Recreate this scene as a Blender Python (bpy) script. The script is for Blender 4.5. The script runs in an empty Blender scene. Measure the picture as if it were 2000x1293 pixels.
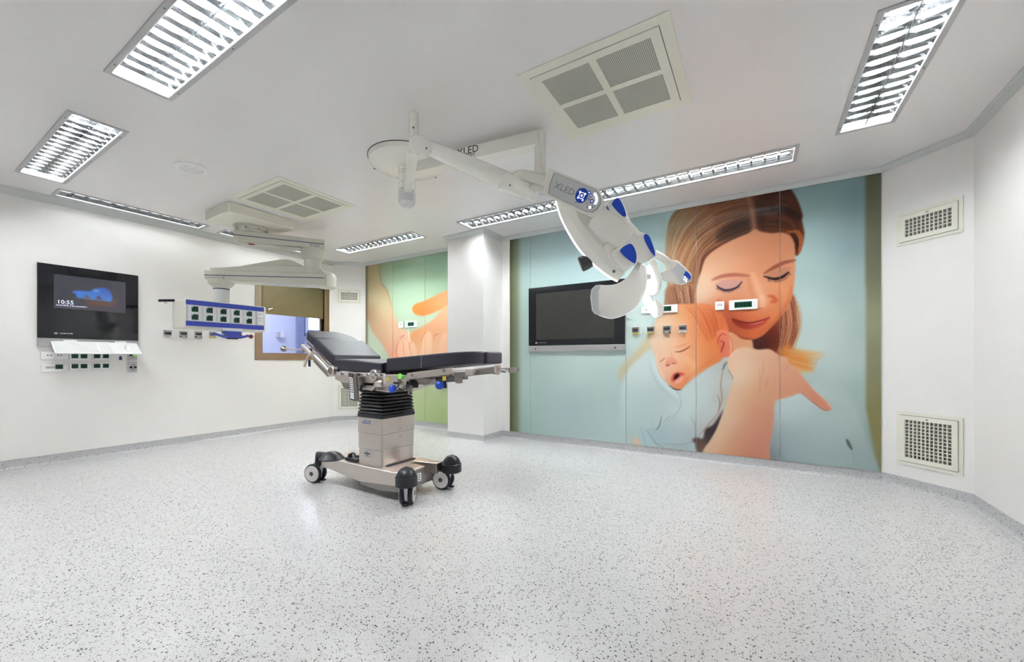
import bpy, bmesh, math, random
import numpy as np
from mathutils import Vector, Matrix

scene = bpy.context.scene
C = scene.collection
R = math.radians

# ------------------------------------------------------------------ camera, world, exposure
cam_d = bpy.data.cameras.new('camera')
cam_d.sensor_width = 36.0
cam_d.lens = 784.64 * 36.0 / 2000.0
cam_d.shift_y = 0.0275
cam_d.clip_start = 0.05
cam = bpy.data.objects.new('camera', cam_d)
C.objects.link(cam)
cam.location = (0, 0, 1.2)
cam.rotation_euler = (R(90), 0, R(31.35))
scene.camera = cam

w = bpy.data.worlds.new('world')
scene.world = w
w.use_nodes = True
w.node_tree.nodes['Background'].inputs[0].default_value = (0.8, 0.85, 0.9, 1)
w.node_tree.nodes['Background'].inputs[1].default_value = 0.3

TUBE = 136.0            # radiance of the fluorescent tubes
LAMP_W = 140.0         # power of the surgical lamp's beam
scene.view_settings.view_transform = 'Standard'
scene.view_settings.look = 'None'
scene.view_settings.exposure = 0.0
scene.view_settings.gamma = 1.0
scene.view_settings.use_curve_mapping = False
scene.cycles.use_denoising = True
scene.cycles.max_bounces = 8
scene.cycles.diffuse_bounces = 7
scene.cycles.glossy_bounces = 4
scene.cycles.use_light_tree = False
scene.cycles.use_adaptive_sampling = True
scene.cycles.adaptive_threshold = 0.06
scene.cycles.caustics_reflective = True
scene.cycles.blur_glossy = 1.0
scene.cycles.caustics_refractive = False
scene.cycles.sample_clamp_indirect = 0.0

# ------------------------------------------------------------------ materials
def s2l(c):
    c = np.asarray(c, float) / 255.0
    return np.where(c <= 0.04045, c / 12.92, ((c + 0.055) / 1.055) ** 2.4)

MATS = {}
def mat(name, rgb, rough=0.5, metal=0.0, spec=0.5, emit=None, es=0.0, noise=0.0, nscale=30.0, bump=0.0, coat=0.0):
    """procedural principled material; rgb is sRGB 0-255"""
    if name in MATS:
        return MATS[name]
    m = bpy.data.materials.new(name); m.use_nodes = True
    nt = m.node_tree; b = nt.nodes['Principled BSDF']
    col = tuple(s2l(rgb)) + (1,)
    b.inputs['Base Color'].default_value = col
    b.inputs['Roughness'].default_value = rough
    b.inputs['Metallic'].default_value = metal
    b.inputs['Specular IOR Level'].default_value = spec
    b.inputs['Coat Weight'].default_value = coat
    if emit is not None:
        b.inputs['Emission Color'].default_value = tuple(s2l(emit)) + (1,)
        b.inputs['Emission Strength'].default_value = es
    if noise > 0 or bump > 0:
        tc = nt.nodes.new('ShaderNodeTexCoord')
        n = nt.nodes.new('ShaderNodeTexNoise'); n.inputs['Scale'].default_value = nscale
        n.inputs['Detail'].default_value = 4
        nt.links.new(tc.outputs['Object'], n.inputs['Vector'])
        if noise > 0:
            mx = nt.nodes.new('ShaderNodeMix'); mx.data_type = 'RGBA'
            mx.inputs['A'].default_value = tuple(c * (1 - noise) for c in col[:3]) + (1,)
            mx.inputs['B'].default_value = tuple(min(1, c * (1 + noise)) for c in col[:3]) + (1,)
            nt.links.new(n.outputs['Fac'], mx.inputs['Factor'])
            nt.links.new(mx.outputs['Result'], b.inputs['Base Color'])
        if bump > 0:
            bp = nt.nodes.new('ShaderNodeBump'); bp.inputs['Strength'].default_value = bump
            bp.inputs['Distance'].default_value = 0.002
            nt.links.new(n.outputs['Fac'], bp.inputs['Height'])
            nt.links.new(bp.outputs['Normal'], b.inputs['Normal'])
    MATS[name] = m
    return m

def speckle(name, base, light, chip, scale, size, keep, rough):
    """vinyl with small dark chips of random size scattered over a mottled ground"""
    m = bpy.data.materials.new(name); m.use_nodes = True
    nt = m.node_tree; L = nt.links.new; b = nt.nodes['Principled BSDF']
    tc = nt.nodes.new('ShaderNodeTexCoord')
    def nd(t, **k):
        n = nt.nodes.new(t)
        for a, v in k.items(): setattr(n, a, v)
        return n
    def math_(op, a, bb=None):
        n = nd('ShaderNodeMath', operation=op)
        for i, v in enumerate((a, bb)):
            if v is None: continue
            if isinstance(v, (int, float)): n.inputs[i].default_value = v
            else: L(v, n.inputs[i])
        return n.outputs[0]
    warp = nd('ShaderNodeTexNoise'); warp.inputs['Scale'].default_value = scale * 1.9; warp.inputs['Detail'].default_value = 1
    L(tc.outputs['Object'], warp.inputs['Vector'])
    vm = nd('ShaderNodeVectorMath', operation='SCALE'); vm.inputs['Scale'].default_value = 0.012
    L(warp.outputs['Color'], vm.inputs[0])
    va = nd('ShaderNodeVectorMath', operation='ADD'); L(tc.outputs['Object'], va.inputs[0]); L(vm.outputs[0], va.inputs[1])
    masks = []
    for sc, sz, kp in ((scale, size, keep), (scale * 1.83, size * 0.8, keep)):
        v = nd('ShaderNodeTexVoronoi', feature='F1'); v.inputs['Scale'].default_value = sc
        L(va.outputs[0], v.inputs['Vector'])
        sep = nd('ShaderNodeSeparateColor'); L(v.outputs['Color'], sep.inputs[0])
        rad = math_('MULTIPLY', sep.outputs[1], sz)
        inside = math_('LESS_THAN', v.outputs['Distance'], rad)
        some = math_('LESS_THAN', sep.outputs[0], kp)
        masks.append(math_('MULTIPLY', inside, some))
    mk = math_('MAXIMUM', masks[0], masks[1])
    n = nd('ShaderNodeTexNoise'); n.inputs['Scale'].default_value = 140; n.inputs['Detail'].default_value = 3
    L(tc.outputs['Object'], n.inputs['Vector'])
    g = nd('ShaderNodeMix', data_type='RGBA'); L(n.outputs['Fac'], g.inputs['Factor'])
    g.inputs['A'].default_value = tuple(s2l(base)) + (1,); g.inputs['B'].default_value = tuple(s2l(light)) + (1,)
    mx = nd('ShaderNodeMix', data_type='RGBA'); L(mk, mx.inputs['Factor'])
    L(g.outputs['Result'], mx.inputs['A']); mx.inputs['B'].default_value = tuple(s2l(chip)) + (1,)
    L(mx.outputs['Result'], b.inputs['Base Color'])
    b.inputs['Roughness'].default_value = rough
    b.inputs['Specular IOR Level'].default_value = 0.45
    MATS[name] = m
    return m

def perforated(name, base, hole, pitch, rad):
    """sheet metal punched with round holes far too small to build"""
    m = bpy.data.materials.new(name); m.use_nodes = True
    nt = m.node_tree; L = nt.links.new; b = nt.nodes['Principled BSDF']
    tc = nt.nodes.new('ShaderNodeTexCoord'); sep = nt.nodes.new('ShaderNodeSeparateXYZ')
    L(tc.outputs['Object'], sep.inputs[0])
    def M(op, a, bb=None):
        n = nt.nodes.new('ShaderNodeMath'); n.operation = op
        for i, v in enumerate((a, bb)):
            if v is None: continue
            if isinstance(v, (int, float)): n.inputs[i].default_value = v
            else: L(v, n.inputs[i])
        return n.outputs[0]
    fx = M('SUBTRACT', M('FRACT', M('ADD', M('DIVIDE', sep.outputs[0], pitch), 1000)), 0.5)
    fy = M('SUBTRACT', M('FRACT', M('ADD', M('DIVIDE', sep.outputs[1], pitch), 1000)), 0.5)
    d = M('SQRT', M('ADD', M('MULTIPLY', fx, fx), M('MULTIPLY', fy, fy)))
    mk = M('LESS_THAN', d, rad)
    mx = nt.nodes.new('ShaderNodeMix'); mx.data_type = 'RGBA'; L(mk, mx.inputs['Factor'])
    mx.inputs['A'].default_value = tuple(s2l(base)) + (1,); mx.inputs['B'].default_value = tuple(s2l(hole)) + (1,)
    L(mx.outputs['Result'], b.inputs['Base Color'])
    b.inputs['Roughness'].default_value = 0.45
    MATS[name] = m
    return m

def printed(name, rough=0.06, emit=0.0, gain=1.0, spec=0.5):
    """flat print stored as point colours of the panel mesh"""
    m = bpy.data.materials.new(name); m.use_nodes = True
    nt = m.node_tree; b = nt.nodes['Principled BSDF']
    at = nt.nodes.new('ShaderNodeAttribute'); at.attribute_name = 'print'
    b.inputs['Roughness'].default_value = rough
    b.inputs['Specular IOR Level'].default_value = spec
    if emit > 0:
        nt.links.new(at.outputs['Color'], b.inputs['Emission Color'])
        b.inputs['Emission Strength'].default_value = emit
        b.inputs['Base Color'].default_value = (0.01, 0.01, 0.012, 1)
    else:
        nt.links.new(at.outputs['Color'], b.inputs['Base Color'])
    MATS[name] = m
    return m

def pane_mat(name, tint):
    """clear thin sheet: mostly see-through with a mirror-like sheen at grazing angles"""
    m = bpy.data.materials.new(name); m.use_nodes = True
    nt = m.node_tree; nt.nodes.remove(nt.nodes['Principled BSDF'])
    out = nt.nodes['Material Output']
    tr = nt.nodes.new('ShaderNodeBsdfTransparent'); tr.inputs[0].default_value = tuple(tint) + (1,)
    gl = nt.nodes.new('ShaderNodeBsdfGlossy'); gl.inputs['Roughness'].default_value = 0.02
    lw = nt.nodes.new('ShaderNodeLayerWeight')
    pw = nt.nodes.new('ShaderNodeMath'); pw.operation = 'POWER'; pw.inputs[1].default_value = 5.0
    ma = nt.nodes.new('ShaderNodeMath'); ma.operation = 'MULTIPLY_ADD'; ma.inputs[1].default_value = 0.9; ma.inputs[2].default_value = 0.04
    nt.links.new(lw.outputs['Facing'], pw.inputs[0]); nt.links.new(pw.outputs[0], ma.inputs[0])
    mx = nt.nodes.new('ShaderNodeMixShader')
    nt.links.new(ma.outputs[0], mx.inputs[0]); nt.links.new(tr.outputs[0], mx.inputs[1]); nt.links.new(gl.outputs[0], mx.inputs[2])
    nt.links.new(mx.outputs[0], out.inputs['Surface'])
    MATS[name] = m
    return m

mat('wall', (238, 236, 234), 0.32, noise=0.012, nscale=6)
mat('ceiling', (234, 231, 231), 0.28, noise=0.01, nscale=4)
mat('trim', (205, 208, 208), 0.4)
mat('frame_grey', (192, 192, 194), 0.4, noise=0.03, nscale=60)
mat('reflector', (210, 211, 212), 0.12, metal=1.0)
mat('louvre', (148, 150, 153), 0.14, metal=1.0)
LEVEL = {'near': 1.0, 'mid': 0.62, 'far': 0.85, 'long': 0.52, 'right': 0.52, 'wall_strip': 0.13, 'wall_strip2': 0.13}   # dimming of each luminaire
for k_, v_ in LEVEL.items():
    mat('tube_' + k_, (255, 255, 255), 0.4, emit=(251, 252, 253), es=TUBE * v_)
mat('cream', (233, 230, 216), 0.45, noise=0.015, nscale=40)
mat('vent_cream', (232, 230, 217), 0.42)
mat('dark', (32, 33, 34), 0.6)
mat('duct_shade', (106, 104, 98), 0.7, noise=0.2, nscale=25)
mat('white_plastic', (238, 238, 238), 0.3)
mat('lamp_white', (247, 245, 238), 0.25, coat=0.2)
mat('lamp_grey', (216, 218, 220), 0.35)
mat('seam', (150, 150, 148), 0.6)
mat('screw', (84, 84, 86), 0.35, metal=0.7)
mat('boom', (216, 213, 202), 0.34, noise=0.012, nscale=20)
mat('navy', (36, 38, 92), 0.4)
mat('blue', (56, 74, 176), 0.35)
mat('blue_pad', (28, 74, 200), 0.3)
mat('grey_plate', (196, 194, 198), 0.4)
mat('green', (4, 70, 52), 0.3)
mat('green_dark', (2, 40, 34), 0.3)
mat('black', (22, 24, 30), 0.35)
mat('rubber', (34, 36, 44), 0.42, noise=0.05, nscale=60)
mat('gloss_black', (20, 22, 28), 0.06, spec=0.6)
mat('bellows', (26, 28, 34), 0.3, coat=0.2)
mat('upholstery', (40, 39, 51), 0.48, noise=0.05, nscale=120, bump=0.08)
mat('steel', (208, 199, 193), 0.34, metal=1.0, noise=0.04, nscale=50)
mat('steel_dark', (150, 145, 142), 0.34, metal=1.0, noise=0.06, nscale=40)
mat('chrome', (225, 224, 226), 0.14, metal=1.0)
mat('window_steel', (168, 152, 132), 0.3, metal=1.0, noise=0.08, nscale=14)
mat('shutter', (140, 128, 100), 0.34, metal=0.9, noise=0.1, nscale=9)
mat('alu', (190, 188, 190), 0.35, metal=0.6)
mat('wheel', (205, 200, 198), 0.4)
mat('yellow', (236, 205, 40), 0.4)
mat('red', (170, 40, 40), 0.4)
mat('copper', (150, 70, 60), 0.3, metal=0.7)
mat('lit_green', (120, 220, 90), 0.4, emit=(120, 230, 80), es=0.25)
mat('led', (255, 255, 255), 0.3, emit=(236, 242, 255), es=2.0)
mat('led_face', (255, 255, 255), 0.3, emit=(250, 250, 255), es=1.6)
mat('led_rim', (255, 255, 255), 0.3, emit=(246, 244, 255), es=1.0)
mat('letter_dark', (44, 44, 52), 0.5)
mat('letter_grey', (150, 151, 152), 0.5)
mat('letter_light', (205, 208, 216), 0.5)
mat('screen_text', (220, 225, 245), 0.5, emit=(205, 210, 240), es=0.9)
mat('screen_off', (58, 58, 56), 0.1)
mat('beyond_wall', (222, 227, 242), 0.5)
mat('beyond_floor', (170, 176, 190), 0.4)
mat('daylight_and_panel_glow', (255, 255, 255), 0.5, emit=(236, 241, 255), es=15.0)
mat('beyond_frame', (150, 156, 186), 0.4)
mat('glass_edge', (150, 190, 186), 0.1)
speckle('floor_vinyl', (196, 195, 195), (211, 210, 210), (38, 40, 44), 108.0, 0.46, 0.5, 0.26)
speckle('skirting_vinyl', (184, 184, 186), (202, 202, 204), (58, 60, 66), 110.0, 0.5, 0.42, 0.34)
perforated('perforated_sheet', (206, 205, 194), (96, 95, 88), 0.0105, 0.34)
pane_mat('clear_pane', (0.94, 0.97, 0.97))
pane_mat('window_glass', (0.93, 0.95, 1.0))
printed('mural_print', 0.1, spec=0.2)
printed('screen_print', 0.1, emit=1.0)

# ------------------------------------------------------------------ mesh helpers
def box(bm, x0, x1, y0, y1, z0, z1):
    v = [bm.verts.new(p) for p in ((x0, y0, z0), (x1, y0, z0), (x1, y1, z0), (x0, y1, z0),
                                   (x0, y0, z1), (x1, y0, z1), (x1, y1, z1), (x0, y1, z1))]
    for f in ((3, 2, 1, 0), (4, 5, 6, 7), (0, 1, 5, 4), (1, 2, 6, 5), (2, 3, 7, 6), (3, 0, 4, 7)):
        bm.faces.new([v[i] for i in f])

def hexa(bm, bottom, top):
    """eight corner points: four bottom, four top, same winding"""
    a = [bm.verts.new(p) for p in bottom]; b = [bm.verts.new(p) for p in top]
    n = len(a)
    bm.faces.new(a[::-1]); bm.faces.new(b)
    for i in range(n):
        bm.faces.new((a[i], a[(i + 1) % n], b[(i + 1) % n], b[i]))

def basis(d):
    d = Vector(d).normalized()
    h = Vector((0, 0, 1)) if abs(d.z) < 0.95 else Vector((1, 0, 0))
    a = d.cross(h).normalized()
    return a, d.cross(a).normalized()

def loft(bm, rings, cap=True, close=False):
    vs = [[bm.verts.new(p) for p in r] for r in rings]
    n = len(vs[0])
    m = len(vs)
    for i in range(m if close else m - 1):
        a, b = vs[i], vs[(i + 1) % m]
        for j in range(n):
            bm.faces.new((a[j], a[(j + 1) % n], b[(j + 1) % n], b[j]))
    if cap and not close:
        bm.faces.new(vs[0][::-1]); bm.faces.new(vs[-1])

def circle(c, d, r, n):
    a, b = basis(d)
    return [Vector(c) + a * (r * math.cos(2 * math.pi * i / n)) + b * (r * math.sin(2 * math.pi * i / n)) for i in range(n)]

def cyl(bm, p0, p1, r0, r1=None, n=20):
    r1 = r0 if r1 is None else r1
    d = Vector(p1) - Vector(p0)
    loft(bm, [circle(p0, d, r0, n), circle(p1, d, r1, n)])

def lathe(bm, base, axis, prof, n=24):
    """prof: list of (height along the axis, radius)"""
    ax = Vector(axis).normalized(); base = Vector(base)
    loft(bm, [circle(base + ax * h, ax, max(r, 1e-4), n) for h, r in prof])

def tube(bm, pts, r, n=12, radii=None):
    pts = [Vector(p) for p in pts]
    rings = []
    a = None
    for i, p in enumerate(pts):
        d = (pts[min(i + 1, len(pts) - 1)] - pts[max(i - 1, 0)]).normalized()
        if a is None: a, b = basis(d)
        else:
            a = (a - d * a.dot(d)).normalized()
        b = d.cross(a)
        rr = radii[i] if radii else r
        rings.append([p + a * (rr * math.cos(2 * math.pi * k / n)) + b * (rr * math.sin(2 * math.pi * k / n)) for k in range(n)])
    loft(bm, rings)

def prism(bm, pts, off):
    """polygon of 3-D points pushed along the vector off"""
    off = Vector(off)
    a = [bm.verts.new(Vector(p)) for p in pts]; b = [bm.verts.new(Vector(p) + off) for p in pts]
    n = len(a)
    bm.faces.new(a); bm.faces.new(b[::-1])
    for i in range(n):
        bm.faces.new((a[(i + 1) % n], a[i], b[i], b[(i + 1) % n]))

def spline(pts, k=6, closed=False):
    """Catmull-Rom through the points"""
    P = [np.asarray(p, float) for p in pts]; n = len(P); out = []
    rng = range(n) if closed else range(n - 1)
    for i in rng:
        p0 = P[(i - 1) % n] if closed or i > 0 else P[0]
        p1 = P[i]; p2 = P[(i + 1) % n]
        p3 = P[(i + 2) % n] if closed or i + 2 < n else P[-1]
        for t in np.arange(k) / k:
            out.append(0.5 * (2 * p1 + (p2 - p0) * t + (2 * p0 - 5 * p1 + 4 * p2 - p3) * t * t + (3 * p1 - p0 - 3 * p2 + p3) * t ** 3))
    if not closed: out.append(P[-1])
    return out

def rrect(x0, x1, y0, y1, r, n=5):
    """rounded rectangle outline, anticlockwise"""
    o = []
    for cx, cy, a0 in ((x1 - r, y0 + r, -90), (x1 - r, y1 - r, 0), (x0 + r, y1 - r, 90), (x0 + r, y0 + r, 180)):
        for i in range(n + 1):
            a = R(a0 + 90 * i / n)
            o.append((cx + r * math.cos(a), cy + r * math.sin(a)))
    return o

BASE = {}
def obj(name, bm, m, parent=None, smooth=None, bevel=0.0, seg=2, label=None, subsurf=0):
    if isinstance(bm, bmesh.types.BMesh):
        bmesh.ops.recalc_face_normals(bm, faces=bm.faces)
        me = bpy.data.meshes.new(name); bm.to_mesh(me); bm.free()
    else:
        me = bm
    if not me.materials:
        me.materials.append(MATS[m])
    o = bpy.data.objects.new(name, me); C.objects.link(o)
    if smooth is not None:
        me.polygons.foreach_set('use_smooth', [True] * len(me.polygons))
        me.set_sharp_from_angle(angle=R(smooth))
    if bevel > 0:
        b = o.modifiers.new('bevel', 'BEVEL'); b.width = bevel; b.segments = seg; b.limit_method = 'ANGLE'; b.angle_limit = R(35)
        if smooth is None and seg > 1:
            me.polygons.foreach_set('use_smooth', [True] * len(me.polygons))
            b.harden_normals = True
    if subsurf:
        s = o.modifiers.new('subdivision', 'SUBSURF'); s.levels = subsurf; s.render_levels = subsurf
        me.polygons.foreach_set('use_smooth', [True] * len(me.polygons))
    if parent is not None:
        o.parent = parent
        if parent.name in BASE:
            o.matrix_parent_inverse = Matrix.Translation(BASE[parent.name]).inverted()
    if label: o['label'] = label
    return o

def tag(o, label, cat, group=None):
    o['label'] = label; o['category'] = cat
    if group: o['group'] = group
    return o

def thing(name, label, cat, loc, group=None):
    o = bpy.data.objects.new(name, None); C.objects.link(o)
    o.empty_display_size = 0.1
    o.location = loc
    BASE[o.name] = Vector(loc)
    return tag(o, label, cat, group)

def struct(name, bm, m, parent=None, **k):
    o = obj(name, bm, m, parent, **k)
    if parent is None: o['kind'] = 'structure'
    return o

def new(): return bmesh.new()

def bbox(name, m, parent, *b, **k):
    bm = new(); box(bm, *b); return obj(name, bm, m, parent, **k)

def lettering(name, s, size, m, parent, origin, xd, up, lift=0.0006, align='LEFT', sx=1.0):
    """flat letters laid on a surface: xd = reading direction, up = up direction of the letters"""
    cu = bpy.data.curves.new(name, 'FONT'); cu.body = s; cu.size = size; cu.align_x = align; cu.align_y = 'CENTER'
    cu.extrude = 0.0004; cu.resolution_u = 2
    t = bpy.data.objects.new(name, cu); C.objects.link(t)
    dg = bpy.context.evaluated_depsgraph_get()
    me = bpy.data.meshes.new_from_object(t.evaluated_get(dg))
    bpy.data.objects.remove(t); bpy.data.curves.remove(cu)
    X = Vector(xd).normalized(); U = Vector(up).normalized(); N = X.cross(U)
    M = Matrix((X, U, N)).transposed().to_4x4()
    M.translation = Vector(origin) + N * lift
    me.transform(M @ Matrix.Diagonal((sx, 1, 1, 1)))
    me.name = name
    me.materials.clear()
    return obj(name, me, m, parent)

# ------------------------------------------------------------------ the room
XL, XR, YB, YF, ZC = -6.96, 1.514, 5.232, -1.6, 3.07
ZT = 3.02                                    # lower edge of the ceiling cove
PERIM = [(XL, YF), (XR, YF), (XR, 4.762), (1.042, YB), (-3.365, YB), (-3.365, 4.73), (-4.03, 4.73), (-4.03, YB), (-6.54, YB), (XL, 4.81)]
SIDE = ['front', 'right', 'right_corner', 'back', 'pillar_side', 'pillar', 'pillar_far_side', 'back_far', 'left_corner', 'left']

def offset_poly(P, d):
    n = len(P); out = []
    for i in range(n):
        a = Vector(P[i - 1]); b = Vector(P[i]); c = Vector(P[(i + 1) % n])
        u = (b - a).normalized(); v = (c - b).normalized()
        nu = Vector((-u.y, u.x)); nv = Vector((-v.y, v.x))
        k = (nu + nv) / (1 + nu.dot(nv))
        out.append(tuple(b + k * d))
    return out

# ceiling recesses: (x0, x1, y0, y1)
LIGHTS = [
    ('near', -3.617, -1.75, 0.845, 1.205, 'x'), ('mid', -6.295, -4.41, 0.835, 1.185, 'x'),
    ('wall_strip', -6.845, -6.53, 1.168, 2.6, 'y'), ('wall_strip2', -6.83, -6.515, 2.79, 4.2, 'y'),
    ('far', -6.16, -4.31, 4.245, 4.58, 'x'), ('long', -3.50, 0.32, 4.275, 4.635, 'x'),
    ('right', 0.555, 0.93, 2.86, 4.265, 'y'),
]
bm = new()
box(bm, XL - 0.2, XR + 0.2, YF - 0.2, YB + 0.2, -0.1, 0.0)
struct('floor', bm, 'floor_vinyl')

xs = sorted(set([XL, XR] + [v for l in LIGHTS for v in l[1:3]])); ys = sorted(set([YF, YB + 0.01] + [v for l in LIGHTS for v in l[3:5]]))
bm = new()
grid = {}
def gv(i, j):
    if (i, j) not in grid: grid[i, j] = bm.verts.new((xs[i], ys[j], ZC))
    return grid[i, j]
for i in range(len(xs) - 1):
    for j in range(len(ys) - 1):
        mx, my = (xs[i] + xs[i + 1]) / 2, (ys[j] + ys[j + 1]) / 2
        if any(l[1] < mx < l[2] and l[3] < my < l[4] for l in LIGHTS): continue
        bm.faces.new((gv(i, j), gv(i, j + 1), gv(i + 1, j + 1), gv(i + 1, j)))
struct('ceiling', bm, 'ceiling')

WIN = (3.50, 4.62, 1.285, 2.62)              # clear opening of the pass-through window: y0, y1, z0, z1
OUT = offset_poly(PERIM, -0.12)
def wall_piece(name, i, th=0.12):
    j = (i + 1) % len(PERIM)
    a = Vector(PERIM[i]); b = Vector(PERIM[j])
    bm = new()
    if name == 'left':
        for y0, y1, z0, z1 in ((b.y, WIN[0], 0, ZC), (WIN[1], a.y, 0, ZC), (WIN[0], WIN[1], 0, WIN[2]), (WIN[0], WIN[1], WIN[3], ZC)):
            box(bm, XL - th, XL, y0, y1, z0, z1)
    else:
        q = [a, b, Vector(OUT[j]), Vector(OUT[i])]
        hexa(bm, [(p.x, p.y, 0) for p in q], [(p.x, p.y, ZC) for p in q])
    return struct('wall_' + name, bm, 'wall')
WALL = {}
for i, nm in enumerate(SIDE):
    WALL[nm] = wall_piece(nm, i)

# coved vinyl skirting, one run for each wall
prof = [(0.0, 0.1), (0.007, 0.1), (0.007, 0.04), (0.011, 0.02), (0.02, 0.008), (0.036, 0.001), (0.0, 0.0)]
offs = [offset_poly(PERIM, max(d, 0.0005)) for d, z in prof]
for i, nm in enumerate(SIDE):
    j = (i + 1) % len(PERIM)
    bm = new()
    loft(bm, [[(offs[k][i][0], offs[k][i][1], prof[k][1]) for k in range(len(prof))],
              [(offs[k][j][0], offs[k][j][1], prof[k][1]) for k in range(len(prof))]])
    struct('baseboard_' + nm, bm, 'skirting_vinyl', smooth=50)
# ceiling cove
cprof = [(0.0, ZT), (0.006, ZT), (0.046, ZC - 0.012), (0.058, ZC - 0.01), (0.06, ZC), (0.0, ZC)]
coffs = [offset_poly(PERIM, max(d, 0.0005)) for d, z in cprof]
for i, nm in enumerate(SIDE):
    j = (i + 1) % len(PERIM)
    drop = 0.03 if nm == 'left' else 0.0
    bm = new()
    loft(bm, [[(coffs[k][q][0], coffs[k][q][1], cprof[k][1] - (drop if cprof[k][1] < ZC - 0.02 else 0)) for k in range(len(cprof))] for q in (i, j)])
    struct('trim_%d' % (i + 1), bm, 'trim')

# ------------------------------------------------------------------ recessed luminaires
def luminaire(key, x0, x1, y0, y1, axis, label, on=1.0):
    L = (x1 - x0) if axis == 'x' else (y1 - y0)
    W = (y1 - y0) if axis == 'x' else (x1 - x0)
    cx, cy = (x0 + x1) / 2, (y0 + y1) / 2
    t = thing('ceiling_luminaire', label, 'ceiling light', (cx, cy, ZC), 'recessed louvre luminaires in the ceiling')
    def P(a, b, z):                              # a along the length, b across
        return (cx + a, cy + b, ZC + z) if axis == 'x' else (cx + b, cy + a, ZC + z)
    def bx(bm, a0, a1, b0, b1, z0, z1):
        p, q = P(a0, b0, z0), P(a1, b1, z1)
        box(bm, min(p[0], q[0]), max(p[0], q[0]), min(p[1], q[1]), max(p[1], q[1]), min(p[2], q[2]), max(p[2], q[2]))
    fw = 0.034
    hl, hw = L / 2 - fw, W / 2 - fw
    bm = new()
    for s in (-1, 1):
        bx(bm, -L / 2, L / 2, s * hw, s * W / 2, -0.008, 0.012)
        bx(bm, s * hl, s * L / 2, -hw, hw, -0.008, 0.012)
    fr = obj('frame', bm, 'frame_grey', t, bevel=0.003, seg=1)
    for s in (-1, 1):
        for a in (-0.42, 0.0, 0.42):
            bm = new(); p = P(a * L, s * (W / 2 - fw / 2), -0.008); cyl(bm, p, (p[0], p[1], p[2] - 0.002), 0.005, n=8)
            obj('screw', bm, 'screw', fr)
    bm = new()                                   # tray: five sides, open below
    p0, p1 = P(-hl, -hw, 0.0), P(hl, hw, 0.1)
    bx(bm, -hl - 0.004, hl + 0.004, -hw - 0.004, hw + 0.004, 0.096, 0.1)
    for s in (-1, 1):
        bx(bm, -hl, hl, s * hw, s * (hw + 0.004), 0.012, 0.1)
        bx(bm, s * hl, s * (hl + 0.004), -hw, hw, 0.012, 0.1)
    obj('housing', bm, 'reflector', t)
    for s in (-1, 1):                            # two lanes: tube, curved reflectors
        c = s * hw / 2; q = hw / 2
        bm = new(); cyl(bm, P(-hl + 0.03, c, 0.06), P(hl - 0.03, c, 0.06), 0.018, n=6)
        obj('fluorescent_tube', bm, 'tube_' + key, t, smooth=40)
        bm = new()
        for e in (-1, 1):
            pr = [(q * 0.99, 0.008), (q * 0.94, 0.035), (q * 0.8, 0.06), (q * 0.55, 0.082), (q * 0.3, 0.092)]
            ring = [[P(a, c + e * d, z) for d, z in pr] for a in (-hl, hl)]
            va = [bm.verts.new(p) for p in ring[0]]; vb = [bm.verts.new(p) for p in ring[1]]
            for i in range(len(pr) - 1): bm.faces.new((va[i], va[i + 1], vb[i + 1], vb[i]))
        obj('reflector', bm, 'reflector', t, smooth=60)
    n = int(round(2 * hl / 0.112))
    me = None
    for i in range(1, n):                        # cross blades, one mesh shared
        a = -hl + 2 * hl * i / n
        if me is None:
            bm = new()
            for s in (-1, 1):
                c = s * hw / 2; q = hw / 2 * 0.985
                rim = []
                for k in range(9):
                    u = -1 + k / 4.0
                    rim.append((c + u * q, 0.043 - 0.012 * (1 - u * u)))
                for k in range(8):
                    (b0, za), (b1, zb) = rim[k], rim[k + 1]
                    def Q(da, b, z): return (da, b, z) if axis == 'x' else (b, da, z)
                    lo = [Q(-0.002, b0, 0.006), Q(0.002, b0, 0.006), Q(0.002, b1, 0.006), Q(-0.002, b1, 0.006)]
                    hi = [Q(-0.013, b0, za), Q(0.013, b0, za), Q(0.013, b1, zb), Q(-0.013, b1, zb)]
                    hexa(bm, lo, hi)
            bmesh.ops.recalc_face_normals(bm, faces=bm.faces)
            me = bpy.data.meshes.new('louvre_blade'); bm.to_mesh(me); bm.free(); me.materials.append(MATS['louvre'])
        o = obj('louvre_blade', me, 'louvre', t); o.location = P(a, 0, 0)
    bm = new(); bx(bm, -hl, hl, -0.003, 0.003, 0.006, 0.05); obj('louvre_spine', bm, 'louvre', t)
    bm = new(); bm.faces.new([bm.verts.new(P(a, b, 0.001)) for a, b in ((-hl, -hw), (hl, -hw), (hl, hw), (-hl, hw))]); obj('cover_pane', bm, 'clear_pane', t)

LLAB = {
    'near': 'large recessed louvre light at the top edge of the photo, nearest on the left',
    'mid': 'recessed louvre light left of the round ceiling speaker, above the wall screen',
    'wall_strip': 'narrow foreshortened ceiling light running along the left wall above the lit screen',
    'wall_strip2': 'ceiling light half hidden behind the cream boom housing by the left wall',
    'far': 'recessed ceiling light in front of the green hand mural',
    'long': 'very long ceiling light running in front of the mother and baby mural',
    'right': 'recessed louvre light at the upper right, nearest the right wall',
}
for l in LIGHTS:
    luminaire(*l[:5], l[5], LLAB[l[0]])

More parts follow.
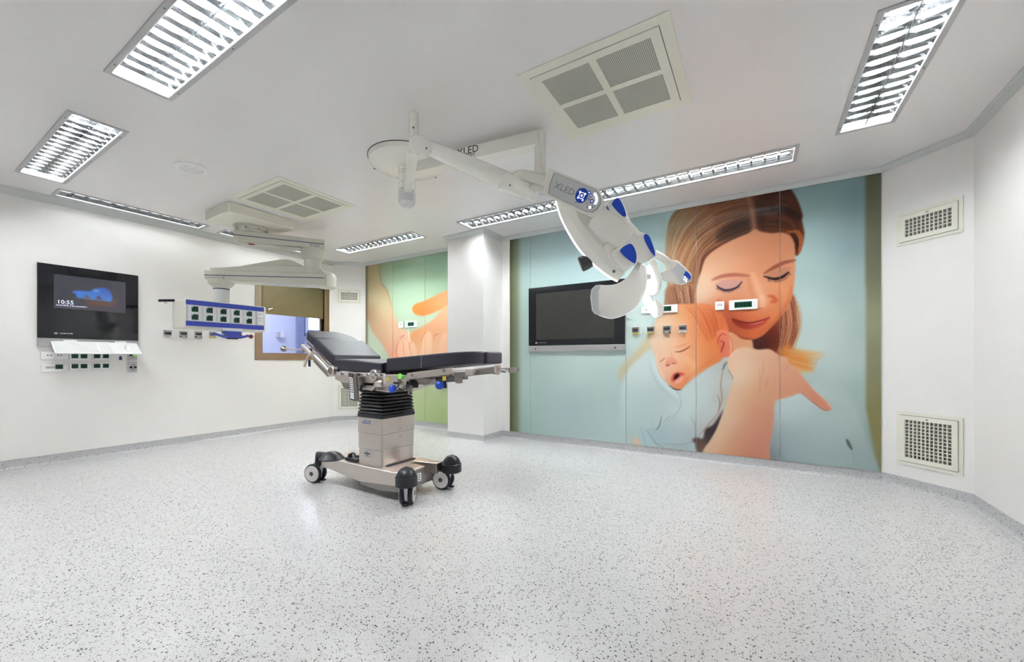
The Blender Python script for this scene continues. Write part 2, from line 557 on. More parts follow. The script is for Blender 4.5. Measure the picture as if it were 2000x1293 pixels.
# ------------------------------------------------------------------ ceiling supply-air grilles
def air_panel(x0, x1, y0, y1, label):
    cx, cy = (x0 + x1) / 2, (y0 + y1) / 2
    t = thing('ceiling_air_grille', label, 'air vent', (cx, cy, ZC), 'square perforated air grilles in the ceiling')
    W = x1 - x0
    bm = new()
    f = 0.065
    for a in ((x0, x1, y0, y0 + f), (x0, x1, y1 - f, y1), (x0, x0 + f, y0 + f, y1 - f), (x1 - f, x1, y0 + f, y1 - f)):
        box(bm, *a, ZC - 0.006, ZC + 0.002)
    obj('outer_frame', bm, 'vent_cream', t)
    g = f + 0.004
    X0, X1, Y0, Y1 = x0 + g, x1 - g, y0 + g, y1 - g
    b = 0.055; c = 0.022
    bm = new()
    for a in ((X0, X1, Y0, Y0 + b), (X0, X1, Y1 - b, Y1), (X0, X0 + b, Y0 + b, Y1 - b), (X1 - b, X1, Y0 + b, Y1 - b),
              (cx - c, cx + c, Y0 + b, Y1 - b), (X0 + b, cx - c, cy - c, cy + c), (cx + c, X1 - b, cy - c, cy + c)):
        box(bm, *a, ZC - 0.011, ZC - 0.001)
    obj('hinged_frame', bm, 'vent_cream', t)
    for u0, u1 in ((X0 + b, cx - c), (cx + c, X1 - b)):
        for v0, v1 in ((Y0 + b, cy - c), (cy + c, Y1 - b)):
            bm = new(); box(bm, u0, u1, v0, v1, ZC - 0.008, ZC - 0.002)
            obj('perforated_panel', bm, 'perforated_sheet', t)
    bm = new(); box(bm, x0 + f, x1 - f, y0 + f, y1 - f, ZC - 0.0015, ZC - 0.0005); obj('gap_backing', bm, 'dark', t)
air_panel(-1.355, -0.40, 2.275, 3.17, 'large cream perforated air grille in the ceiling above the surgical lamp')
air_panel(-5.2, -4.17, 2.26, 3.21, 'cream perforated air grille in the ceiling beside the boom housing')

# round ceiling speaker
t = thing('ceiling_speaker', 'round white speaker grille flush in the ceiling', 'speaker', (-4.72, 1.73, ZC))
bm = new(); lathe(bm, (-4.72, 1.73, ZC), (0, 0, -1), [(0, 0.135), (0.006, 0.135), (0.012, 0.12), (0.012, 0.1), (0.007, 0.098), (0.004, 0.0)], 40); obj('ring', bm, 'white_plastic', t, smooth=40)
bm = new(); lathe(bm, (-4.72, 1.73, ZC - 0.004), (0, 0, -1), [(0, 0.096), (0.005, 0.094), (0.012, 0.05), (0.013, 0.0)], 40); obj('grille', bm, 'ceiling', t, smooth=40)
bm = new()
for a in (0, 60, 120):
    d = Vector((math.cos(R(a)), math.sin(R(a)), 0)); p = Vector((-4.72, 1.73, ZC - 0.0165))
    cyl(bm, p - d * 0.085, p + d * 0.085, 0.003, n=6)
obj('grille_bars', bm, 'white_plastic', t)

# ------------------------------------------------------------------ wall return-air grilles on the two cut corners
def wall_grille(p0, t, n, s0, s1, z0, z1, nc, nr, label, round_=False):
    """p0 start of the wall, t along it, n into the room; s along the wall"""
    T = Vector((t[0], t[1], 0)); N = Vector((n[0], n[1], 0)); P0 = Vector((p0[0], p0[1], 0))
    def P(s, d, z): return P0 + T * s + N * d + Vector((0, 0, z))
    def bx(bm, a0, a1, d0, d1, c0, c1):
        hexa(bm, [P(a0, d0, c0), P(a1, d0, c0), P(a1, d1, c0), P(a0, d1, c0)], [P(a0, d0, c1), P(a1, d0, c1), P(a1, d1, c1), P(a0, d1, c1)])
    g = thing('wall_air_grille', label, 'air vent', P((s0 + s1) / 2, 0, z0), 'cream wall air grilles')
    f = 0.027
    bm = new()
    for a in ((s0, s1, z0, z0 + f), (s0, s1, z1 - f, z1), (s0, s0 + f, z0 + f, z1 - f), (s1 - f, s1, z0 + f, z1 - f)):
        bx(bm, a[0], a[1], 0, 0.008, a[2], a[3])
    obj('outer_frame', bm, 'vent_cream', g)
    i = f + 0.004
    a0, a1, c0, c1 = s0 + i, s1 - i, z0 + i, z1 - i
    b = 0.04
    h0, h1, k0, k1 = a0 + b, a1 - b, c0 + b, c1 - b
    bm = new()
    for a in ((a0, a1, c0, k0), (a0, a1, k1, c1), (a0, h0, k0, k1), (h1, a1, k0, k1)):
        bx(bm, a[0], a[1], 0.002, 0.014, a[2], a[3])
    obj('door', bm, 'vent_cream', g)
    bm = new()
    w_ = 0.0065
    for k in range(1, nc):
        s = h0 + (h1 - h0) * k / nc; bx(bm, s - w_ / 2, s + w_ / 2, 0.002, 0.013, k0, k1)
    for k in range(1, nr):
        z = k0 + (k1 - k0) * k / nr; bx(bm, h0, h1, 0.003, 0.012, z - w_ / 2, z + w_ / 2)
    obj('lattice', bm, 'vent_cream', g)
    bm = new(); bx(bm, s0 + f, s1 - f, 0.0004, 0.0016, z0 + f, z1 - f); obj('duct_shade_sheet', bm, 'duct_shade', g)  # flat sheet on the wall; the shade inside the duct is its colour
    bm = new(); p = P((a0 + a1) / 2, 0.014, c1 - b / 2); cyl(bm, p, p + N * 0.006, 0.009, n=12); obj('lock', bm, 'chrome', g)
q = math.sqrt(0.5)
rc = ((1.042, YB), (q, -q), (-q, -q))
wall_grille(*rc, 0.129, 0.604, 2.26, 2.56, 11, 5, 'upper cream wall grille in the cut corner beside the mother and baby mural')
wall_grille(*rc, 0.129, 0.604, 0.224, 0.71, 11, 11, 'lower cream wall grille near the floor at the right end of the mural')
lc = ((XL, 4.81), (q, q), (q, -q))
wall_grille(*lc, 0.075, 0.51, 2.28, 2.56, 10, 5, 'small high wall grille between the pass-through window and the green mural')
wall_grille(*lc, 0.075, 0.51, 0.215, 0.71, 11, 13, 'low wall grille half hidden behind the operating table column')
# ------------------------------------------------------------------ printing the two glass murals and the lock screen
class Canvas:
    """small painter for flat prints: soft shapes, colour fields and strokes on a metre grid (x right, z up)"""
    def __init__(s, x0, x1, z0, z1, step, unit):
        s.x0, s.z0, s.step = x0, z0, step
        s.nx = int(round((x1 - x0) / step)) + 1; s.nz = int(round((z1 - z0) / step)) + 1
        s.X, s.Z = np.meshgrid(np.arange(s.nx), np.arange(s.nz))
        s.img = np.zeros((s.nz, s.nx, 3))
        s.unit = unit                       # traced points (image pixels for the murals) -> metres on the wall
    def g(s, pts):
        q = np.array([s.unit(*p[:2]) for p in pts])
        return np.stack([(q[:, 0] - s.x0) / s.step, (q[:, 1] - s.z0) / s.step], 1)
    def blur(s, a, sig):
        if sig < 0.4: return a
        r = max(1, int(round(sig * 0.6)))
        for ax in (0, 1):
            for _ in range(3):
                p = [(0, 0), (0, 0)]; p[ax] = (r + 1, r)
                c = np.cumsum(np.pad(a, p, mode='edge'), axis=ax)
                n = 2 * r + 1
                a = (c[n:] - c[:-n]) / n if ax == 0 else (c[:, n:] - c[:, :-n]) / n
        return a
    def mask(s, pts, soft=1.0, smooth=True):
        P = s.g(pts)
        if smooth: P = np.array(spline([tuple(p) for p in P], 5, True))
        m = np.zeros((s.nz, s.nx))
        pad = int(soft * 3) + 3
        a0, a1 = max(0, int(P[:, 0].min()) - pad), min(s.nx, int(P[:, 0].max()) + pad + 2)
        b0, b1 = max(0, int(P[:, 1].min()) - pad), min(s.nz, int(P[:, 1].max()) + pad + 2)
        if a1 <= a0 or b1 <= b0: return m
        sub = np.zeros((b1 - b0, a1 - a0))
        for oy in (-0.25, 0.25):
            yy = np.arange(b0, b1) + oy
            for k in range(len(P)):
                (xa, ya), (xb, yb) = P[k - 1], P[k]
                if ya == yb: continue
                lo, hi = min(ya, yb), max(ya, yb)
                rows = np.where((yy >= lo) & (yy < hi))[0]
                if not len(rows): continue
                xc = xa + (yy[rows] - ya) * (xb - xa) / (yb - ya)
                i = np.clip(np.ceil(xc - a0).astype(int), 0, a1 - a0)
                for r_, i_ in zip(rows, i): sub[r_, i_:] += 1 if yb > ya else -1
            if oy < 0: first = np.abs(sub) > 0; sub = np.zeros_like(sub)
        sub = (first.astype(float) + (np.abs(sub) > 0)) / 2
        m[b0:b1, a0:a1] = sub
        if soft >= 0.4:
            m[b0:b1, a0:a1] = s.blur(sub, soft)
        return m
    def field(s, samples, power=2.2):
        """smooth colour field through (u, v, (r, g, b)) samples"""
        G = s.g(samples); cols = np.array([c[2] for c in samples], float)
        st = 4
        X, Z = s.X[::st, ::st], s.Z[::st, ::st]
        num = np.zeros(X.shape + (3,)); den = np.zeros(X.shape)
        for (gx, gz), c in zip(G, cols):
            w_ = 1.0 / ((X - gx) ** 2 + (Z - gz) ** 2 + 36.0) ** (power / 2)
            num += w_[..., None] * c; den += w_
        f = num / den[..., None]
        f = np.stack([s.blur(f[..., k], 7.0) for k in range(3)], -1)
        xi = np.arange(s.nx) / st; zi = np.arange(s.nz) / st
        x_, z_ = np.minimum(xi.astype(int), f.shape[1] - 2), np.minimum(zi.astype(int), f.shape[0] - 2)
        fx, fz = np.clip(xi - x_, 0, 1)[None, :, None], np.clip(zi - z_, 0, 1)[:, None, None]
        a = f[z_][:, x_]; b = f[z_][:, x_ + 1]; c = f[z_ + 1][:, x_]; d = f[z_ + 1][:, x_ + 1]
        return (a * (1 - fx) + b * fx) * (1 - fz) + (c * (1 - fx) + d * fx) * fz
    def lay(s, m, col, alpha=1.0):
        a = (m * alpha)[..., None]
        s.img = s.img * (1 - a) + (np.asarray(col, float) if np.ndim(col) == 1 else col) * a
    def shape(s, pts, col, soft=1.0, alpha=1.0, smooth=True):
        s.lay(s.mask(pts, soft, smooth), s.field(col) if isinstance(col, list) else col, alpha)
    def stroke(s, pts, wid, col, alpha=1.0, soft=0.8, clip=None, taper=True, k=8):
        """line of artwork width wid (in canvas cells) along a spline"""
        P = np.array(spline([tuple(p) for p in s.g(pts)], k)) if len(pts) > 2 else s.g(pts)
        pad = int(wid + soft * 2) + 3
        a0, a1 = max(0, int(P[:, 0].min()) - pad), min(s.nx, int(P[:, 0].max()) + pad + 2)
        b0, b1 = max(0, int(P[:, 1].min()) - pad), min(s.nz, int(P[:, 1].max()) + pad + 2)
        if a1 <= a0 or b1 <= b0: return
        X, Z = s.X[b0:b1, a0:a1], s.Z[b0:b1, a0:a1]
        best = np.full(X.shape, -9.0)
        n = len(P)
        for k in range(n - 1):
            d = P[k + 1] - P[k]; L2 = max(d @ d, 1e-6)
            t = np.clip(((X - P[k, 0]) * d[0] + (Z - P[k, 1]) * d[1]) / L2, 0, 1)
            dist = np.hypot(X - P[k, 0] - t * d[0], Z - P[k, 1] - t * d[1])
            wk = wid * (0.35 + 0.65 * math.sin(math.pi * min(max((k + 0.5) / n, 0), 1))) if taper else wid
            best = np.maximum(best, (wk / 2 - dist) / max(soft, 0.3) + 0.5)
        m = np.clip(best, 0, 1) * alpha
        if clip is not None: m = m * clip[b0:b1, a0:a1]
        s.img[b0:b1, a0:a1] = s.img[b0:b1, a0:a1] * (1 - m[..., None]) + np.asarray(col, float) * m[..., None]
    def strands(s, A, B, n, cols, wid, alpha, clip=None, seed=1, jitter=1.5):
        """hair: curves interpolated between the guide curves A and B"""
        rnd = random.Random(seed)
        A = np.array(A, float); B = np.array(B, float)
        for i in range(n):
            t = rnd.random()
            P = A * (1 - t) + B * t + np.array([[rnd.uniform(-jitter, jitter), rnd.uniform(-jitter, jitter)] for _ in A])
            a = rnd.randint(0, max(0, len(A) - 3))
            P = P[a:] if rnd.random() < 0.5 else P
            s.stroke([tuple(p) for p in P], wid * rnd.uniform(0.6, 1.4), cols[rnd.randrange(len(cols))], alpha * rnd.uniform(0.5, 1.0), 0.9, clip, True, 4)
    def sample(s, x, z):
        fx = np.clip((x - s.x0) / s.step, 0, s.nx - 1.001); fz = np.clip((z - s.z0) / s.step, 0, s.nz - 1.001)
        i, j = fx.astype(int), fz.astype(int); u, v = (fx - i)[:, None], (fz - j)[:, None]
        I = s.img
        return (I[j, i] * (1 - u) + I[j, i + 1] * u) * (1 - v) + (I[j + 1, i] * (1 - u) + I[j + 1, i + 1] * u) * v

def pixels_to_wall(u, v):
    """image pixels cast from the camera -> metres along and up the mural wall (a fixed projective map)"""
    a, c = 0.853996, 0.520276
    dx = (u - 1000.0) / 784.64; dz = (701.5 - v) / 784.64
    k = 5.232 / (c * dx + a)
    return (a * dx - c) * k, 1.2 + dz * k

def paint_mother():
    K = Canvas(-3.225, 1.045, 0.09, 3.03, 0.0042, pixels_to_wall)
    # soft teal ground
    K.img = K.field([(1000, 480, (150, 168, 166)), (1100, 480, (160, 180, 182)), (1230, 470, (158, 182, 184)), (1290, 520, (164, 186, 186)),
                     (1010, 600, (168, 188, 182)), (1010, 750, (172, 192, 186)), (1010, 830, (160, 182, 178)), (1130, 720, (186, 202, 200)), (1120, 800, (172, 188, 190)),
                     (1200, 830, (176, 194, 192)), (1230, 600, (192, 208, 206)), (1240, 640, (196, 210, 206)),
                     (1600, 380, (136, 160, 162)), (1680, 380, (122, 146, 150)), (1600, 450, (150, 172, 172)), (1670, 480, (140, 160, 164)),
                     (1580, 520, (164, 184, 182)), (1650, 560, (164, 182, 182)), (1590, 600, (186, 202, 200)), (1640, 640, (188, 202, 200)), (1680, 640, (162, 178, 176)),
                     (1600, 680, (194, 206, 202)), (1640, 720, (182, 198, 196)), (1680, 760, (160, 178, 176)), (1640, 800, (172, 188, 188)), (1690, 860, (140, 158, 156)), (1640, 880, (156, 172, 174))])
    # olive borders
    for uu, col, sf in (((985, 1014), (112, 116, 88), 14), ((985, 1003), (98, 100, 74), 8)):
        K.shape([(uu[0], 440), (uu[1], 440), (uu[1], 880), (uu[0], 880)], col, sf, 0.85, False)
    K.shape([(1689, 320), (1760, 320), (1760, 960), (1726, 940), (1708, 890), (1691, 800)],
            [(1700, 350, (104, 106, 86)), (1700, 480, (122, 124, 102)), (1715, 480, (112, 112, 92)), (1700, 640, (148, 150, 124)), (1715, 700, (140, 140, 112)), (1712, 820, (140, 134, 92))], 3.5, 0.95, False)
    # white shirt of the mother: left shoulder, right sleeve
    K.shape([(1215, 960), (1212, 800), (1214, 755), (1228, 722), (1248, 700), (1275, 682), (1300, 720), (1340, 770), (1400, 800), (1420, 960)],
            [(1225, 780, (186, 202, 202)), (1245, 720, (200, 212, 212)), (1260, 800, (180, 196, 196)), (1290, 780, (182, 196, 198)), (1240, 860, (172, 190, 188)), (1330, 800, (196, 208, 208)), (1330, 860, (164, 180, 182))], 4)
    # brown gap and blonde lock at the shoulder
    K.shape([(1276, 640), (1283, 655), (1272, 678), (1248, 700), (1228, 718), (1216, 742), (1207, 735), (1215, 715), (1238, 690), (1258, 668)],
            [(1275, 660, (222, 186, 132)), (1255, 682, (206, 182, 146)), (1225, 715, (196, 182, 148)), (1212, 735, (196, 176, 130))], 8, 0.7)
    sleeve = K.mask([(1490, 960), (1503, 860), (1512, 790), (1540, 772), (1566, 762), (1610, 740), (1650, 760), (1685, 830), (1715, 930), (1720, 960)], 5)
    K.lay(sleeve, K.field([(1530, 800, (188, 202, 202)), (1560, 780, (192, 206, 206)), (1620, 820, (176, 192, 192)), (1540, 880, (160, 176, 178)), (1600, 890, (162, 178, 180)), (1680, 890, (156, 172, 172)), (1660, 800, (172, 188, 186)), (1508, 850, (150, 160, 164)), (1502, 890, (120, 126, 130))]))
    for k in range(34):
        v = 790 + k * 4.2
        K.stroke([(1506, v - 2), (1560, v - 6 + k * 0.25), (1640, v + 6 + k * 0.3)], 1.6, (146, 164, 166), 0.25, 1.2, sleeve)
    K.stroke([(1654, 858), (1657, 866), (1663, 877)], 7, (84, 92, 94), 0.8, 2.5)
    K.stroke([(1664, 880), (1668, 900)], 2, (132, 146, 148), 0.5, 2)
    # hair behind the face: right-hand side and tips
    K.shape([(1545, 575), (1556, 590), (1563, 615), (1562, 645), (1552, 668), (1540, 690), (1520, 712), (1468, 700), (1466, 655), (1500, 625), (1525, 605)],
            [(1480, 672, (58, 46, 50)), (1500, 665, (74, 38, 34)), (1515, 640, (110, 44, 34)), (1530, 620, (140, 66, 48)), (1545, 610, (176, 120, 92)), (1555, 620, (182, 150, 120)), (1535, 660, (132, 54, 38)), (1540, 690, (176, 92, 46)), (1515, 695, (86, 34, 24))], 2.5)
    hb = K.mask([(1536, 560), (1552, 575), (1560, 590), (1566, 620), (1560, 660), (1545, 680), (1525, 700), (1505, 700), (1515, 640)], 3)
    K.strands([(1549, 570), (1556, 592), (1561, 620), (1556, 655), (1548, 680)], [(1528, 602), (1528, 622), (1527, 645), (1522, 670), (1514, 695)], 70, [(196, 150, 112), (158, 84, 58), (104, 44, 34), (206, 172, 136), (120, 56, 40)], 1.6, 0.55, hb, 5)
    K.strands([(1552, 575), (1563, 610), (1562, 650), (1550, 690)], [(1553, 580), (1557, 610), (1558, 650), (1545, 690)], 14, [(206, 192, 160), (170, 140, 110)], 1.4, 0.6, None, 6)
    K.shape([(1522, 690), (1538, 672), (1548, 680), (1580, 687), (1612, 692), (1588, 696), (1572, 698), (1592, 706), (1580, 712), (1590, 722), (1570, 727), (1552, 722), (1540, 712)],
            [(1540, 685, (190, 104, 50)), (1560, 690, (214, 140, 66)), (1590, 692, (220, 168, 96)), (1575, 708, (216, 168, 98)), (1575, 722, (218, 160, 84)), (1550, 708, (214, 150, 96))], 6, 0.9)
    K.strands([(1530, 680), (1560, 686), (1605, 692)], [(1538, 708), (1560, 718), (1588, 725)], 40, [(196, 112, 50), (226, 180, 110), (180, 96, 44), (206, 196, 170)], 2.0, 0.25, None, 7)
    # neck
    K.shape([(1428, 650), (1466, 660), (1467, 692), (1428, 696)], [(1440, 672, (206, 140, 100)), (1450, 685, (214, 176, 146)), (1460, 670, (196, 150, 118))], 2)
    # hair mass of the head
    hair_pts = [(1300, 600), (1303, 560), (1302, 520), (1299, 490), (1301, 460), (1307, 432), (1318, 414), (1340, 398), (1400, 380), (1480, 355), (1530, 350), (1546, 372), (1556, 388), (1564, 408), (1568, 424), (1566, 430), (1571, 455), (1567, 480), (1561, 495), (1553, 499), (1530, 470), (1470, 470), (1420, 500), (1372, 560), (1350, 600)]
    hm = K.mask(hair_pts, 2.0)
    K.lay(hm, K.field([(1308, 460, (152, 148, 124)), (1312, 500, (164, 138, 110)), (1330, 430, (154, 136, 104)), (1345, 470, (162, 122, 92)), (1350, 510, (156, 112, 84)), (1320, 540, (170, 142, 112)), (1355, 540, (172, 140, 112)),
                       (1380, 420, (134, 88, 64)), (1400, 450, (130, 84, 62)), (1390, 475, (144, 98, 72)), (1420, 430, (100, 68, 54)), (1440, 440, (72, 58, 54)), (1440, 455, (78, 56, 48)), (1455, 425, (88, 66, 58)), (1465, 400, (112, 78, 60)), (1450, 395, (128, 88, 66)),
                       (1490, 400, (66, 48, 42)), (1510, 390, (86, 54, 42)), (1510, 412, (52, 42, 42)), (1530, 425, (64, 40, 36)), (1545, 400, (92, 56, 42)), (1556, 425, (66, 42, 34)), (1520, 440, (92, 54, 40)), (1550, 448, (124, 66, 40)), (1562, 455, (128, 66, 38)), (1560, 480, (108, 52, 34)), (1495, 445, (92, 58, 44)), (1480, 440, (110, 72, 54)),
                       (1330, 585, (150, 110, 84)), (1310, 570, (176, 160, 132)), (1345, 585, (140, 92, 70))]))
    K.stroke([(1298, 430), (1296, 470), (1295, 510), (1296, 550)], 26, (160, 172, 164), 0.45, 18)
    # parting line
    K.stroke([(1462, 388), (1468, 410), (1470, 430), (1473, 452)], 13, (152, 108, 90), 0.75, 9, hm, False)
    gl = [(1455, 386), (1400, 402), (1350, 440), (1318, 490), (1306, 540)]
    gr = [(1466, 450), (1430, 462), (1398, 480), (1374, 505), (1364, 560)]
    K.strands(gl, gr, 330, [(172, 126, 90), (112, 70, 50), (86, 56, 44), (180, 140, 104), (140, 92, 66), (152, 106, 78), (78, 54, 46)], 1.6, 0.32, hm, 11, 2.5)
    K.strands([(1390, 405), (1345, 440), (1314, 490), (1304, 545)], [(1400, 460), (1372, 480), (1352, 520), (1342, 570)], 150, [(188, 158, 122), (168, 128, 96), (128, 84, 60), (192, 166, 132), (150, 108, 80)], 1.6, 0.34, hm, 12, 3)
    for q in range(3):
        K.stroke([(1462, 428 + q * 8), (1445, 434 + q * 8), (1425, 444 + q * 8), (1404, 458 + q * 6)], 26, (58, 46, 44), 0.42, 14, hm)
    K.strands([(1464, 420), (1440, 430), (1410, 446)], [(1466, 448), (1440, 458), (1412, 470)], 70, [(120, 84, 66), (56, 44, 42), (92, 64, 52), (70, 54, 48)], 1.4, 0.35, hm, 15, 2)
    K.strands([(1474, 385), (1510, 380), (1545, 392), (1565, 424)], [(1478, 445), (1510, 444), (1545, 452), (1562, 490)], 160, [(112, 70, 50), (44, 32, 30), (128, 78, 52), (70, 44, 36), (54, 38, 36)], 1.5, 0.38, hm, 13, 2)
    K.stroke([(1484, 412), (1510, 408), (1540, 412), (1562, 426)], 14, (46, 34, 34), 0.6, 8, hm)
    K.stroke([(1480, 395), (1486, 420), (1490, 445)], 14, (56, 42, 38), 0.5, 9, hm)
    K.strands([(1536, 452), (1552, 455), (1562, 470), (1560, 494)], [(1545, 456), (1560, 450), (1569, 470), (1563, 492)], 40, [(172, 98, 56), (112, 56, 36), (190, 120, 72)], 1.6, 0.6, hm, 14, 1.5)
    K.strands([(1352, 398), (1322, 420), (1308, 455), (1303, 500), (1302, 545)], [(1390, 402), (1352, 436), (1326, 478), (1316, 520), (1312, 560)], 120, [(176, 156, 124), (150, 116, 88), (190, 172, 140), (128, 92, 68)], 1.7, 0.34, hm, 16, 3)
    # dark edge of the fringe against the temple
    K.stroke([(1452, 462), (1420, 474), (1392, 488), (1376, 502), (1370, 520), (1367, 540)], 8, (92, 54, 44), 0.8, 4)
    K.stroke([(1546, 458), (1553, 470), (1555, 492)], 9, (60, 34, 34), 0.85, 3)
    # face
    face_pts = [(1552, 500), (1553, 490), (1551, 474), (1542, 460), (1526, 455), (1506, 456), (1487, 453), (1474, 448), (1462, 456), (1440, 465), (1415, 477), (1392, 492), (1378, 508), (1370, 530), (1362, 556), (1358, 600), (1400, 640), (1436, 652), (1448, 661), (1466, 664), (1486, 658), (1502, 644), (1520, 624), (1537, 603), (1547, 580), (1552, 545), (1553, 520)]
    fm = K.mask(face_pts, 1.5)
    K.lay(fm, K.field([(1474, 462, (180, 124, 96)), (1440, 478, (184, 132, 102)), (1400, 500, (184, 142, 112)), (1420, 515, (188, 152, 126)), (1470, 490, (176, 124, 96)), (1510, 480, (180, 122, 92)), (1545, 475, (176, 120, 92)), (1540, 500, (190, 136, 104)), (1500, 515, (176, 120, 92)),
                       (1376, 545, (208, 188, 164)), (1368, 575, (214, 208, 192)), (1392, 575, (206, 184, 162)), (1390, 545, (200, 164, 138)), (1420, 580, (204, 160, 134)), (1440, 548, (196, 142, 114)), (1470, 545, (194, 140, 108)), (1480, 565, (212, 164, 136)), (1490, 585, (214, 176, 152)), (1455, 580, (206, 154, 124)),
                       (1500, 560, (200, 146, 112)), (1520, 565, (196, 128, 90)), (1540, 560, (204, 142, 104)), (1545, 535, (200, 144, 112)), (1525, 590, (206, 132, 88)), (1538, 588, (200, 130, 90)), (1400, 595, (196, 112, 72)), (1430, 600, (190, 96, 58)), (1440, 620, (176, 80, 50)), (1470, 612, (198, 110, 72)), (1500, 605, (204, 122, 78)), (1515, 612, (204, 126, 82)),
                       (1425, 630, (140, 58, 40)), (1450, 648, (196, 100, 62)), (1470, 655, (202, 108, 68)), (1495, 640, (200, 112, 72)), (1440, 648, (150, 66, 44)), (1480, 640, (200, 104, 66))]))
    # nose wing, nostril shade
    K.stroke([(1500, 578), (1509, 580), (1515, 588), (1506, 590)], 10, (186, 92, 58), 0.75, 5)
    K.stroke([(1432, 604), (1460, 606), (1492, 602)], 4, (150, 66, 42), 0.6, 3)
    K.shape([(1484, 575), (1496, 585), (1494, 602), (1482, 600)], (222, 188, 168), 6, 0.55)
    # brows and closed eyes
    K.stroke([(1392, 547), (1410, 540), (1435, 537), (1462, 539)], 10, (146, 80, 68), 0.7, 6)
    K.stroke([(1493, 534), (1510, 524), (1530, 514), (1552, 509)], 10, (126, 70, 56), 0.75, 5)
    K.shape([(1398, 556), (1412, 548), (1435, 546), (1450, 550), (1440, 562), (1420, 566), (1405, 564)], (176, 138, 136), 4, 0.7)
    K.shape([(1494, 540), (1512, 528), (1535, 522), (1545, 524), (1532, 540), (1512, 543)], (164, 116, 96), 4, 0.7)
    K.stroke([(1400, 558), (1406, 563), (1416, 567), (1428, 566), (1440, 561), (1449, 551)], 6.5, (62, 50, 66), 0.9, 2.0)
    K.stroke([(1492, 540), (1502, 543), (1514, 545), (1526, 542), (1534, 537), (1540, 532)], 7, (48, 36, 38), 0.95, 2.0)
    for k in range(17):
        t = k / 16.0
        p = spline([(1402, 560), (1410, 565), (1420, 568), (1432, 565), (1444, 558)], 8)[int(t * 31)]
        K.stroke([tuple(p), (p[0] + (t - 0.4) * 5, p[1] + 5.5 - t * 1.5)], 1.5, (60, 46, 58), 0.75, 0.9)
        p = spline([(1500, 543), (1512, 546), (1522, 545), (1532, 540), (1540, 531)], 8)[int(t * 31)]
        K.stroke([tuple(p), (p[0] + t * 5, p[1] + 6.5 - t * 2)], 1.5, (42, 32, 34), 0.8, 0.9)
    # soft modelling of cheek, nose ridge and jaw
    K.stroke([(1470, 535), (1480, 560), (1488, 582)], 12, (226, 186, 160), 0.35, 12, fm)
    K.stroke([(1462, 545), (1466, 566), (1474, 590)], 9, (178, 112, 84), 0.3, 9, fm)
    K.stroke([(1404, 588), (1420, 606), (1434, 626)], 16, (166, 76, 50), 0.4, 14, fm)
    K.stroke([(1546, 560), (1536, 596), (1512, 628), (1484, 652)], 7, (170, 92, 62), 0.4, 7, fm)
    K.stroke([(1512, 556), (1530, 568), (1534, 584)], 18, (222, 150, 110), 0.3, 14, fm)
    # lips
    K.shape([(1429, 622), (1450, 627), (1466, 629), (1486, 625), (1504, 619), (1499, 627), (1486, 637), (1464, 643), (1448, 641), (1436, 633)],
            [(1440, 630, (112, 44, 36)), (1460, 635, (168, 70, 56)), (1480, 634, (186, 84, 70)), (1496, 626, (182, 88, 74)), (1455, 644, (160, 62, 48))], 2.2)
    K.stroke([(1430, 623), (1452, 630), (1470, 630), (1490, 625), (1502, 620)], 3, (110, 38, 36), 0.8, 1.5)
    K.stroke([(1466, 634), (1480, 631), (1490, 628)], 2.4, (226, 160, 148), 0.5, 1.5)
    K.stroke([(1434, 650), (1450, 660), (1468, 662)], 5, (128, 56, 40), 0.55, 4)
    # hair tuft between the two heads
    tf = K.mask([(1300, 565), (1330, 552), (1350, 560), (1358, 580), (1356, 602), (1330, 604), (1305, 592)], 4)
    K.lay(tf, (148, 104, 82), 0.7)
    K.strands([(1308, 560), (1312, 575), (1318, 596)], [(1350, 556), (1353, 575), (1355, 600)], 70, [(196, 160, 128), (112, 66, 52), (150, 98, 76), (90, 54, 46), (214, 190, 162)], 1.6, 0.5, tf, 21, 2)
    # baby's head
    baby = [(1345, 594), (1372, 593), (1395, 600), (1412, 616), (1422, 640), (1428, 668), (1433, 685), (1428, 695), (1413, 699), (1407, 706), (1388, 716), (1362, 733), (1343, 748), (1330, 761), (1318, 759), (1304, 748), (1290, 734), (1283, 716), (1279, 695), (1273, 676), (1272, 655), (1278, 634), (1288, 614), (1308, 599), (1328, 594)]
    bmk = K.mask(baby, 1.6)
    K.lay(bmk, K.field([(1300, 615, (206, 182, 152)), (1290, 640, (218, 206, 186)), (1276, 665, (222, 212, 198)), (1310, 640, (220, 192, 164)), (1330, 610, (212, 156, 112)), (1335, 640, (222, 176, 138)), (1350, 605, (206, 136, 92)), (1380, 610, (198, 112, 68)), (1400, 625, (186, 92, 58)), (1385, 640, (202, 104, 60)), (1370, 640, (214, 124, 76)), (1395, 650, (202, 104, 64)),
                        (1310, 670, (230, 200, 176)), (1290, 690, (224, 188, 160)), (1335, 665, (226, 164, 122)), (1350, 690, (226, 172, 134)), (1375, 680, (214, 134, 80)), (1390, 700, (212, 136, 84)), (1365, 715, (216, 140, 88)), (1400, 705, (200, 112, 68)), (1345, 730, (222, 148, 100)), (1300, 735, (220, 190, 166)), (1320, 750, (214, 130, 92)), (1335, 745, (220, 140, 96)), (1310, 700, (234, 206, 184)), (1340, 710, (232, 188, 152)), (1295, 720, (222, 186, 164))]))
    K.strands([(1335, 597), (1350, 612), (1368, 640), (1382, 668)], [(1395, 603), (1402, 618), (1406, 640), (1404, 652)], 90, [(172, 84, 50), (222, 138, 88), (160, 78, 48), (190, 104, 62)], 1.5, 0.28, bmk, 31, 2.5)
    K.stroke([(1300, 618), (1340, 650), (1352, 668)], 1.4, (232, 190, 160), 0.5, 1.0, bmk)
    K.stroke([(1340, 700), (1356, 716), (1350, 734)], 20, (236, 190, 156), 0.35, 16, bmk)
